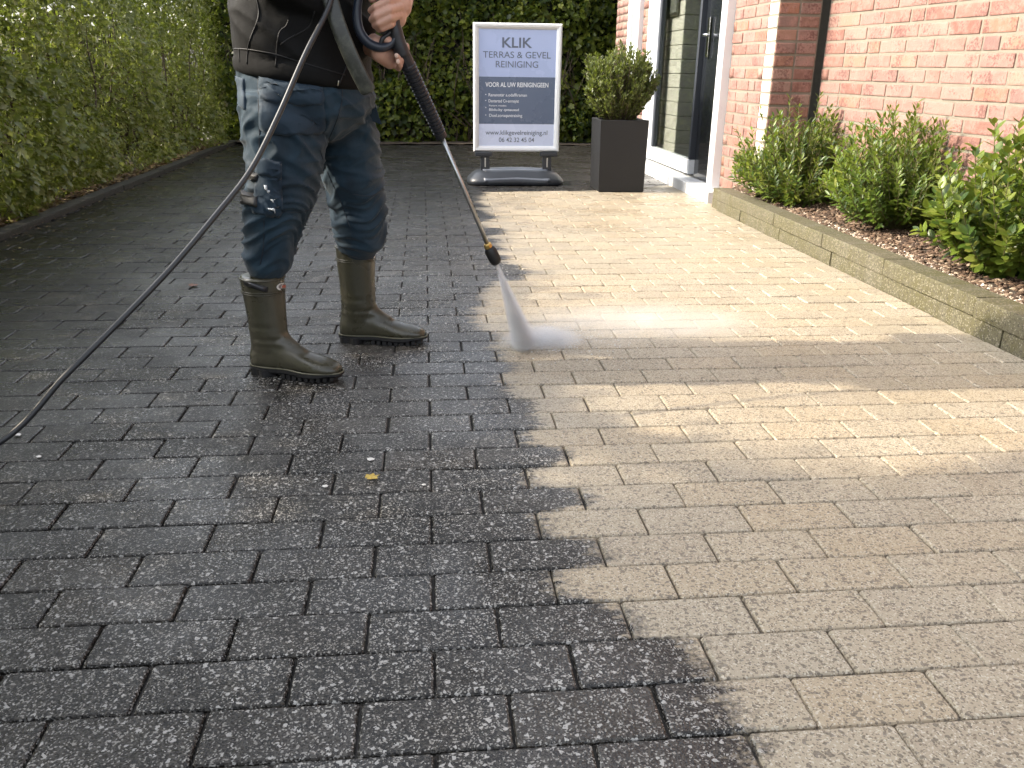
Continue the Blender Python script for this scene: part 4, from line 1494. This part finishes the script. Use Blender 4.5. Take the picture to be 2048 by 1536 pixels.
def seam(bvh, pts, name, mat, parent, r=.0012, off=.0006, sub=6):
    path = smooth_path([Vector((x, y, 0)) for x, y in pts], sub)
    hits = [cast(bvh, p.x, p.y, off)[0] for p in path]
    return MB().tube(hits, r, 5).build(name, mat, parent, True)


hol = patch(tb, [(519, 150), (645, 174), (653, 268), (521, 270)], "holster_pocket", NAVY2, trousers, .006, (20, 22), .18, .004, .002)
patch(tb, [(523, 153), (641, 176), (646, 208), (524, 203)], "pocket_flap", NAVY2, hol, .012, (16, 10), .2, .003, .002)
cargo = patch(tb, [(518, 330), (563, 334), (566, 434), (503, 426)], "cargo_pocket", NAVY2, trousers, .007, (12, 18), .18, .003, .0)
patch(tb, [(518, 317), (564, 323), (564, 352), (516, 346)], "pocket_flap", NAVY2, cargo, .0125, (10, 8), .15, .002, .0)
patch(tb, [(489, 383), (521, 388), (516, 416), (487, 408)], "tool_patch", RUBBER, trousers, .012, (8, 8), .15, .003)
patch(tb, [(503, 344), (521, 348), (519, 368), (500, 362)], "tool_patch", RUBBER, trousers, .012, (6, 6), .15, .003)
patch(tb, [(469, 152), (489, 157), (492, 222), (473, 205)], "back_pocket", NAVY2, trousers, .004, (8, 14), .1, .002)
PAINT = simple("white_paint_splash", (.62, .66, .70), .6)
for (px, py, w_, h_) in ((537, 379, 6, 7), (543, 386, 4, 3), (546, 405, 5, 4), (541, 418, 7, 5), (548, 420, 6, 5), (534, 374, 3, 3), (549, 397, 2, 2)):
    patch(tb, [(px - w_ / 2, py - h_ / 2), (px + w_ / 2, py - h_ / 2 + 1), (px + w_ / 2 - 1, py + h_ / 2), (px - w_ / 2 + 1, py + h_ / 2)], "paint_splash", PAINT, trousers, .0108, (3, 3), .4, .0004)
for pts in (((516, 132), (517, 200), (519, 270), (517, 330)), ((684, 172), (683, 205), (672, 245), (655, 285)), ((640, 300), (655, 345), (680, 400), (700, 455)), ((770, 378), (740, 392), (705, 388)), ((632, 416), (600, 424), (568, 424)), ((528, 440), (527, 490), (520, 530))):
    seam(tb, pts, "seam", SEAM_N, trousers, .0014)
lp = MB()
lp_pts = [at_y(728, 158, 1.63), at_y(737, 190, 1.62), at_y(746, 222, 1.625), at_y(754, 246, 1.63)]
rings = []
for p in smooth_path(lp_pts, 5):
    rings.append([p + Vector((-.012, -.002, .004)), p + Vector((.013, -.002, -.004)), p + Vector((.013, .002, -.004)), p + Vector((-.012, .002, .004))])
lp.loft(rings).build("hanging_loop", NAVY2, trousers)

# jacket
jm_ = MB()
prof = [(.208, .800, .176, .194), (.208, .812, .183, .202), (.208, .842, .184, .203), (.207, .848, .180, .198), (.207, .875, .182, .200), (.210, .94, .184, .202), (.213, 1.02, .180, .198), (.222, 1.14, .172, .200), (.234, 1.26, .162, .215), (.240, 1.34, .138, .215), (.248, 1.40, .095, .155), (.255, 1.445, .068, .085), (.265, 1.475, .062, .075)]
rings = []
for x, z, rx, ry in prof:
    t = max(0, min(1, (1.0 - z) / .18))
    rings.append(ellipse_ring((x, 1.605, z), rx, ry, 40, tilt=-.135 * t, power=2.25))
jm_.loft(rings)
chain(jm_, [R_SH + Vector((.0, .02, 0)), R_EL, R_WR.lerp(R_EL, .10)], [.078, .066, .044], 20)
chain(jm_, [L_SH + Vector((0, -.02, 0)), L_EL, L_WR.lerp(L_EL, .06)], [.078, .064, .043], 20)
jme = remesh(jm_, .0065, 7, .5)


def jacket_fold(p):
    el = math.exp(-((p - R_EL).length / .12) ** 2)
    z = p.z
    r1 = (1 - min(1, abs(nz(p.x * 5 + z * 4, p.y * 4, z * 10 + p.x * 7)) * 2.2)) ** 1.6 * 1.7 - .5
    r2 = nz(p.x * 12, p.y * 12, z * 15)
    hem = math.exp(-((z - .865) / .03) ** 2)
    return .0075 * r1 * (1 if z > .86 else .25) + .0015 * r2 + el * .006 * nz(p.x * 22, p.y * 22, z * 30) - hem * .004 * (0.6 + nz(p.x * 9, p.y * 9, 2))


fold(jme, jacket_fold)
jacket = link("jacket", jme, JACKET_M, person, True)
jb = bvh_of(jme)
for pts in (((513, -4), (517, 33), (498, 86), (494, 128)), ((577, 40), (572, 52), (557, 70), (551, 134)), ((629, 22), (617, 54), (578, 77), (561, 89)), ((478, 98), (480, 124)), ((699, 118), (690, 140), (677, 172)), ((461, 97), (498, 99), (552, 109), (620, 130), (690, 150))):
    seam(jb, pts, "seam", SEAM_M, jacket, .0017, .0006)
seam(jb, ((677, 161), (675, 171)), "zip_end", simple("zip_metal", (.55, .52, .48), .3, 1), jacket, .0018, .001)
for end, a_, r_ in ((R_WR, R_EL, .0455), (L_WR, L_EL, .0445)):
    d = (a_ - end).normalized()
    MB().tube([end + d * .004, end + d * .010, end + d * .032, end + d * .040], [r_ - .012, r_ - .003, r_ - .001, r_ - .006], 20).build("cuff", JACKET_M, jacket, True)


# --- boots
def boot(loc, ang_, zs, badge_px, strap_px, tilt=0.0):
    fm = MB()
    secs = [(.004, .018, .028, .070), (.012, .030, .022, .090), (.035, .0375, .022, .112), (.075, .0385, .022, .118), (.11, .0365, .022, .108), (.145, .0405, .022, .090), (.18, .0455, .022, .074), (.215, .0470, .022, .064), (.245, .042, .022, .057), (.268, .031, .022, .050), (.281, .016, .024, .042)]
    rings = []
    for x, hw, zb_, zt in secs:
        r = []
        for k in range(24):
            q = 2 * math.pi * k / 24
            cx, sz = math.cos(q), math.sin(q)
            zc = zb_ + (zt - zb_) * .38
            z = zc + (zt - zc) * sz if sz > 0 else zc + (zc - zb_) * -abs(sz) ** .6
            wy = hw * math.copysign(abs(cx) ** (.85 if sz > 0 else .55), cx)
            r.append(Vector((x, wy, z)))
        rings.append(r)
    fm.loft(rings)
    sh = [(.035, .062, .050, .036), (.075, .064, .056, .039), (.105, .066, .0575, .043), (.135, .066, .056, .046), (.17, .066, .0555, .049), (.21, .066, .057, .053), (.25, .066, .0595, .057), (zs, .066, .0615, .060)]
    fm.loft([ellipse_ring((x + tilt * z, 0, z), rx, ry, 28) for z, x, rx, ry in sh])
    capsule(fm, (.085, 0, .105), (.155, 0, .066), .036, .026)
    me = remesh(fm, .0042, 8, .5)

    def crease(p):
        ank = math.exp(-((p.z - .12) / .04) ** 2)
        return .0035 * ank * nz(p.x * 9, p.y * 5, p.z * 60) + .002 * nz(p.x * 9, p.y * 9, p.z * 9)

    fold(me, crease)
    M4 = Matrix.Translation(loc) @ Matrix.Rotation(ang_, 4, 'Z')
    me.transform(M4)
    me.update()
    bo = link("boot", me, OLIVE, person, True)
    # sole: tread plate, heel block and welt line
    def outline(grow, n=40):
        pts = []
        for k in range(n):
            q = 2 * math.pi * k / n
            x = .1425 + (.1425 + grow) * math.cos(q)
            t = x / .285
            hw = .038 - .010 * math.exp(-((t - .40) / .16) ** 2) * .9 + .011 * math.exp(-((t - .74) / .18) ** 2)
            pts.append((x, (hw + grow) * math.copysign(abs(math.sin(q)) ** .62, math.sin(q))))
        return pts
    s = MB()
    lo, hi = outline(-.003), outline(.0025)
    def zt(x): return .010 + .010 * math.exp(-((x - .28) / .05) ** 2)
    s.loft([[Vector((x, y, zt(x))) for x, y in lo], [Vector((x, y, .016 + .004 * (x > .24))) for x, y in hi], [Vector((x, y, .0255)) for x, y in hi]])
    hb_ = [(x * .27 + .002, y * .98) for x, y in outline(0)]
    s.loft([[Vector((x, y, z)) for x, y in hb_] for z in (0.0, .012, .020)])
    for t in np.linspace(.115, .265, 9):
        hw = .040 * math.sqrt(max(.05, 1 - ((t - .18) / .115) ** 2))
        s.box(t - .006, t + .006, -hw, hw, .0 + max(0, (t - .23)) * .16, .013 + max(0, (t - .23)) * .1)
    me = s.mesh("sole"); me.transform(M4)
    link("sole", me, RUBBER, bo)
    w = MB()
    wp = outline(.0012, 60)
    w.tube([M4 @ Vector((x, y, .0275)) for x, y in wp] + [M4 @ Vector((wp[0][0], wp[0][1], .0275))], .0022, 6)
    w.build("welt", WELT, bo, True)
    # rim and moulded rings at the top
    for z, rr in ((zs - .006, .0030), (zs - .040, .0014), (zs - .046, .0014)):
        x_ = .066
        ring = [M4 @ Vector((x_ + tilt * z + (.0615 + rr * .2) * math.cos(q), (.0595 + rr * .2) * math.sin(q), z)) for q in np.linspace(0, 2 * math.pi, 37)]
        MB().tube(ring, rr, 6).build("top_rim" if rr > .002 else "moulded_ring", OLIVE, bo, True)
    bb = bvh_of(bo.data)
    px, py = badge_px
    el = lambda kx, ky: [(px + kx * math.cos(q) , py + ky * math.sin(q) - .12 * kx * math.cos(q)) for q in np.linspace(0, 2 * math.pi, 18, endpoint=False)]
    for nm, kx, ky, mt, of in (("badge", 12, 7.5, simple("white_badge", (.72, .70, .66), .35), .0022), ("badge_centre", 9, 4.8, simple("grey_badge_print", (.16, .15, .15), .4), .0030)):
        if px > 600: kx, ky = kx * .55, ky
        pts = [cast(bb, x, y, of)[0] for x, y in el(kx, ky)]
        inn = [cast(bb, x, y, -.001)[0] for x, y in el(kx, ky)]
        b_o = MB()
        b_o.loft([inn, pts])
        bob = b_o.build(nm, mt, bo)
        if nm == "badge": first = bob
        else:
            bob.parent = first
    # red bars printed on the badge
    if px < 600:
        for k in range(3):
            q = [(px - 2 + k * 3.6, py - 2.4 - k * .5), (px + .2 + k * 3.6, py - 2.6 - k * .5), (px + .2 + k * 3.6, py + 2.4 - k * .5), (px - 2 + k * 3.6, py + 2.6 - k * .5)]
            pts = [cast(bb, x, y, .0036)[0] for x, y in q]
            inn = [cast(bb, x, y, .002)[0] for x, y in q]
            MB().loft([inn, pts]).build("badge_bar", simple("red_badge_print", (.42, .10, .06), .4), first)
    if strap_px:
        patch(bb, strap_px, "strap", RUBBER, bo, .004, (12, 5), .1, .001)
        q = strap_px
        patch(bb, [(q[0][0] + 10, q[0][1] + 3), (q[1][0] - 6, q[1][1] + 1), (q[2][0] - 6, q[2][1] - 2), (q[3][0] + 10, q[3][1] - 2)], "buckle", simple("dark_buckle", (.03, .03, .035), .3), bo, .0065, (6, 3), .1, .001)
    return bo


b1 = boot(Vector((.012, 1.528, 0)), -.36, .292, (565, 573), [(489, 561), (536, 574), (535, 585), (490, 571)], tilt=-.03)
b2 = boot(Vector((.238, 1.812, 0)), -.15, .318, (754, 517), None, tilt=.0)
b1["label"] = "olive rubber boot with black buckled strap, nearer one"
b2["label"] = "olive rubber boot without strap, farther one"

# ------------------------------------------------------------------ washing lance, hose, strap
GUN = simple("black_gun_plastic", (.012, .013, .017), .42, var=.25, bump=.12, bscale=120)
GUARD = simple("navy_guard_plastic", (.016, .022, .036), .36, var=.2)
STEEL = simple("brushed_steel", (.46, .47, .48), .34, 1.0, var=.15, vscale=60)
BRASS = simple("brass", (.62, .42, .14), .3, 1.0, var=.1)
lance = empty("pressure_washer_lance", (.6, 1.58, .5))
tag(lance, "black pressure washer gun with ribbed grip, steel lance and black nozzle", "pressure washer")
G0, G1, G2 = at_y(775, -60, 1.440), at_y(799, 92, 1.445), at_y(884, 276, 1.53)
N0, N1 = at_y(978, 496, 1.598), at_y(995, 529, 1.605)
MB().tube(smooth_path([G0, at_y(784, 20, 1.442), at_y(790, 60, 1.443), G1, at_y(806, 112, 1.448)], 4), [.015] * 4 + [.016] * 4 + [.0185] * 4 + [.0195] * 5, 14).build("gun_body", GUN, lance, True)
MB().box(-.010, .010, -.011, .011, -.045, .045, .004, 2, mat=Matrix.Translation(at_y(770, 30, 1.440)) @ Matrix.Rotation(.15, 4, 'Y')).build("grip_handle", GUN, lance)
gp = smooth_path([at_y(727, -34, 1.423), at_y(717, 0, 1.423), at_y(714, 34, 1.423), at_y(720, 64, 1.423), at_y(737, 86, 1.425), at_y(760, 95, 1.430), at_y(780, 90, 1.437), at_y(792, 74, 1.441)], 6)
gd = MB(); rings = []
for i, p in enumerate(gp):
    t = (gp[min(i + 1, len(gp) - 1)] - gp[max(i - 1, 0)]).normalized()
    s_ = t.cross(Vector((0, 1, 0))).normalized()
    k = .8 + .35 * math.sin(math.pi * i / (len(gp) - 1))
    rings.append([p + s_ * (math.cos(q) * .0105 * k) + Vector((0, 1, 0)) * (math.sin(q) * .0145) for q in np.linspace(0, 2 * math.pi, 12, endpoint=False)])
gd.loft(rings).build("trigger_guard", GUARD, lance, True)
MB().tube(smooth_path([at_y(783, 62, 1.435), at_y(774, 70, 1.432), at_y(765, 78, 1.430), at_y(762, 88, 1.430)], 4), .006, 8).build("trigger", GUN, lance, True)
# ribbed grip sleeve
gs = [at_y(802, 100, 1.447), G2]
n_ = 150
pts, rad = [], []
for i in range(n_ + 1):
    t = i / n_
    pts.append(gs[0].lerp(gs[1], t))
    base_r = .0195 - .0035 * t
    rib = .0016 * (1 if (t * 24) % 1 < .55 else -1) if .16 < t < .93 else 0
    rad.append(base_r + rib)
rad[-1] *= .55
MB().tube(pts, rad, 16).build("ribbed_grip", GUN, lance, False)
MB().tube([G2 - (N0 - G2).normalized() * .02, G2.lerp(N0, .5), N0], .0066, 12).build("lance_tube", STEEL, lance, True)
dn = (N1 - N0).normalized()
MB().tube([N0 - dn * .016, N0 - dn * .012, N0 - dn * .002, N0 + dn * .002], [.0085, .0125, .0125, .0095], 8).build("brass_connector", BRASS, lance)
MB().tube([N0 - dn * .001, N0 + dn * .004, N0 + dn * .014, N0 + dn * .034, N0 + dn * .048, N0 + dn * .054], [.0125, .0165, .0185, .0185, .0165, .0125], 16).build("nozzle", RUBBER, lance, True)
NT = N0 + dn * .054

hose = MB()
hp_ = [at_y(672, -40, 1.40), at_y(655, 20, 1.37), at_y(610, 110, 1.32), at_y(555, 235, 1.255), at_y(500, 342, 1.19), at_y(430, 432, 1.12), at_y(340, 538, 1.04), at_y(240, 642, .955), at_y(130, 752, .875), at_y(0, 884, .80)]
hp_ += [Vector((-.56, .71, .045)), Vector((-.74, .60, .011)), Vector((-.98, .42, .0090)), Vector((-1.2, .1, .0090)), Vector((-1.3, -.6, .0090))]
hp_ = smooth_path(hp_, 10)
hose_o = hose.tube(hp_, .0066, 14).build("pressure_hose", simple("black_hose_rubber", (.016, .017, .020), .34, var=.25, vscale=50), None, True)
tag(hose_o, "black rubber hose looping from the gun across the trousers to the ground", "hose")

st = MB(); rings = []
sp = smooth_path([at_y(642, -60, 1.395), at_y(660, -2, 1.385), at_y(680, 60, 1.375), at_y(705, 120, 1.375), at_y(727, 165, 1.38), at_y(739, 186, 1.385)], 6)
for i, p in enumerate(sp):
    t = (sp[min(i + 1, len(sp) - 1)] - sp[max(i - 1, 0)]).normalized()
    s_ = t.cross(Vector((0, 1, 0))).normalized()
    w_ = .0195 if i < len(sp) - 2 else .0195 * (.85 if i == len(sp) - 2 else .5)
    ar = []
    for q in np.linspace(0, 2 * math.pi, 14, endpoint=False):
        cx, sy = math.cos(q), math.sin(q)
        ar.append(p + s_ * (w_ * math.copysign(abs(cx) ** .5, cx)) + Vector((0, 1, 0)) * (.0035 * math.copysign(abs(sy) ** .7, sy) + .002 * cx * cx))
    rings.append(ar)
g = NG("wet_strap"); n = g.noise(30, 4, .7)
g.p(color=g.mix(g.ramp(n, [(.45, 0), (.7, 1)]), (.022, .024, .020), (.075, .078, .062)), rough=g.mixf(n, .25, .5), normal=g.bump(g.noise(200, 2), .2, .002))
tag(st.loft(rings).build("strap", g.m, None, True), "flat wet dark strap hanging diagonally in front of the jacket", "strap")


# ------------------------------------------------------------------ water jet and drifting mist
HIT = Vector((.838, 1.69, 0))


def spray_mat(name, dens_fn):
    g = NG(name)
    for l in list(g.t.links): g.t.links.remove(l)
    g.t.nodes.remove(g.b)
    v = g.n("ShaderNodeVolumePrincipled")
    v.inputs["Color"].default_value = (.97, .98, 1, 1)
    v.inputs["Anisotropy"].default_value = .25
    g.set(v.inputs["Density"], dens_fn(g))
    g.t.links.new(v.outputs[0], g.o.inputs["Volume"])
    return g.m


ax = HIT - NT
al = ax.length
axn = ax.normalized()
side = axn.cross(Vector((0, 1, 0))).normalized()
dep_ = axn.cross(side).normalized()


def jet_density(g):
    # distance along the jet and across it
    rel = g.n("ShaderNodeVectorMath", operation='SUBTRACT'); g.set(rel.inputs[0], g.pos()); rel.inputs[1].default_value = tuple(NT)
    dt = g.n("ShaderNodeVectorMath", operation='DOT_PRODUCT'); g.set(dt.inputs[0], rel.outputs[0]); dt.inputs[1].default_value = tuple(axn)
    t = dt.outputs["Value"]
    perp = g.n("ShaderNodeVectorMath", operation='MULTIPLY_ADD')
    g.set(perp.inputs[0], g.comb(t, t, t)); perp.inputs[1].default_value = tuple(-axn); g.set(perp.inputs[2], rel.outputs[0])
    ln = g.n("ShaderNodeVectorMath", operation='LENGTH'); g.set(ln.inputs[0], perp.outputs[0])
    rad_ = g.math('MULTIPLY_ADD', t, .046 / al, .005)
    prof_ = g.math('POWER', g.math('SUBTRACT', 1.0, g.math('POWER', g.math('DIVIDE', ln.outputs["Value"], rad_), 2.0), clamp=True), 1.5)
    nn = g.noise(1.0, 2, .5, g.scale(g.pos(), (90, 90, 14)))
    return g.math('MULTIPLY', g.math('MULTIPLY', prof_, g.math('MULTIPLY_ADD', nn, .9, .55)), g.math('MULTIPLY_ADD', t, -95.0 / al, 190.0))


jet = MB()
jet.loft([[NT + axn * s + (side * math.cos(q) + dep_ * math.sin(q)) * r for q in np.linspace(0, 2 * math.pi, 20, endpoint=False)] for s, r in ((-.002, .006), (al * .5, .030), (al - .014, .054))])
tag(jet.build("water_jet", spray_mat("water_jet", jet_density)), "white fan of pressurised water shooting from the nozzle to the pavers", "water spray", kind="stuff")


def mist_density(c, r, peak, px_bias=0.0, nscale=(9, 14, 18)):
    def fn(g):
        x, y, z = g.xyz()
        q = None
        for k, s in enumerate((x, y, z)):
            e = g.math('POWER', g.math('DIVIDE', g.math('SUBTRACT', s, c[k]), r[k]), 2.0)
            q = e if q is None else g.math('ADD', q, e)
        f = g.math('POWER', g.math('SUBTRACT', 1.0, q, clamp=True), 1.6)
        nn = g.noise(1.0, 3, .6, g.scale(g.pos(), nscale))
        return g.math('MULTIPLY', g.math('MULTIPLY', f, g.ramp(nn, [(.28, .15), (.72, 1.0)])), peak)
    return fn


def ellipsoid(name, c, r, mat, label, cat):
    bm3 = bmesh.new()
    bmesh.ops.create_uvsphere(bm3, u_segments=24, v_segments=14, radius=1.0)
    for v in bm3.verts:
        v.co = Vector((c[0] + v.co.x * r[0], c[1] + v.co.y * r[1], max(.0045, c[2] + v.co.z * r[2])))
    me = bpy.data.meshes.new(name); bm3.to_mesh(me); bm3.free()
    return tag(link(name, me, mat), label, cat, kind="stuff")


ellipsoid("splash_mist", (.89, 1.725, .012), (.15, .085, .060), spray_mat("splash", mist_density((.89, 1.725, .012), (.15, .085, .060), 80.0, nscale=(30, 40, 40))), "dense white burst of spray where the jet strikes the pavers", "water spray")
ellipsoid("drifting_mist", (1.22, 1.83, .02), (.58, .22, .09), spray_mat("mist", mist_density((1.22, 1.83, .02), (.58, .22, .09), 7.0)), "thin white mist drifting along the washed pavers", "mist")

# droplets thrown up around the impact
tpl_v = np.array([(1, 0, 0), (-1, 0, 0), (0, 1, 0), (0, -1, 0), (0, 0, 1), (0, 0, -1)], float)
tpl_f = np.array([(0, 2, 4), (2, 1, 4), (1, 3, 4), (3, 0, 4), (2, 0, 5), (1, 2, 5), (3, 1, 5), (0, 3, 5)])
V, F = [], []
for k in range(900):
    a = random.gauss(.25, .9); r = .03 + random.expovariate(1 / .11)
    r = min(r, .55)
    z = abs(random.gauss(0, .030)) * math.exp(-r * 2.2) + .003
    p = np.array([HIT.x + .02 + r * math.cos(a), HIT.y + .02 + r * math.sin(a) * .55, z])
    sz = random.uniform(.0005, .0015)
    V.append(tpl_v * np.array([sz * random.uniform(1, 2.2), sz, sz]) + p); F.append(tpl_f + 6 * k)
g = NG("water_droplet")
g.p(color=(.85, .9, .95), rough=.08, spec=.9)
tag(link("water_droplets", np_mesh("water_droplets", np.concatenate(V), np.concatenate(F)), g.m, None, True), "tiny water droplets flying up around the spot the jet strikes", "water spray", kind="stuff")

# ------------------------------------------------------------------ small things on the paving
def fallen_leaf(p, size, rotz, col, label):
    V, F = TPL['ivy']
    R = Matrix.Rotation(rotz, 3, 'Z')
    vs = []
    for v in V:
        q = R @ (Vector(v) * size)
        vs.append((p.x + q.x, p.y + q.y, .006 + abs(q.z) * .6 + .004 * random.random()))
    m = MB().add(vs, [tuple(f) for f in F])
    b0 = len(m.v)
    m.add([(a, b_, c_ - .0008) for a, b_, c_ in vs], [tuple(reversed(f)) for f in F])
    o = m.build("fallen_leaf", simple("leaf_" + label[:6], col, .5, var=.25, vscale=60))
    tag(o, label, "leaf")


fallen_leaf(at_z(735, 962), .030, .4, (.42, .30, .06), "small yellow fallen leaf lying on the dark wet pavers")
fallen_leaf(at_z(388, 575), .040, 2.0, (.14, .055, .025), "curled brown fallen leaf on the dark pavers behind the hose")
PEB = ["white stone chip just beyond the small yellow leaf", "white stone chip on the hedge side of the yellow leaf", "smallest white stone chip, between the yellow leaf and the washed pavers", "largest white stone chip, close to the hose where it leaves the picture", "white stone chip a little in front of the chip beside the hose"]
for k, (px, py, s) in enumerate(((741, 921, .010), (651, 975, .008), (848, 972, .006), (36, 872, .011), (78, 916, .008))):
    p = at_z(px, py)
    bm3 = bmesh.new(); bmesh.ops.create_icosphere(bm3, subdivisions=1, radius=1)
    for v in bm3.verts: v.co = Vector((p.x + v.co.x * s * random.uniform(.7, 1.2), p.y + v.co.y * s * random.uniform(.5, .9), .003 + max(-.001, v.co.z) * s * .4))
    me = bpy.data.meshes.new("pebble"); bm3.to_mesh(me); bm3.free()
    tag(link("pebble", me, simple("white_chip%d" % k, (.62, .60, .56), .5)), PEB[k], "pebble", "white chips on the pavers")
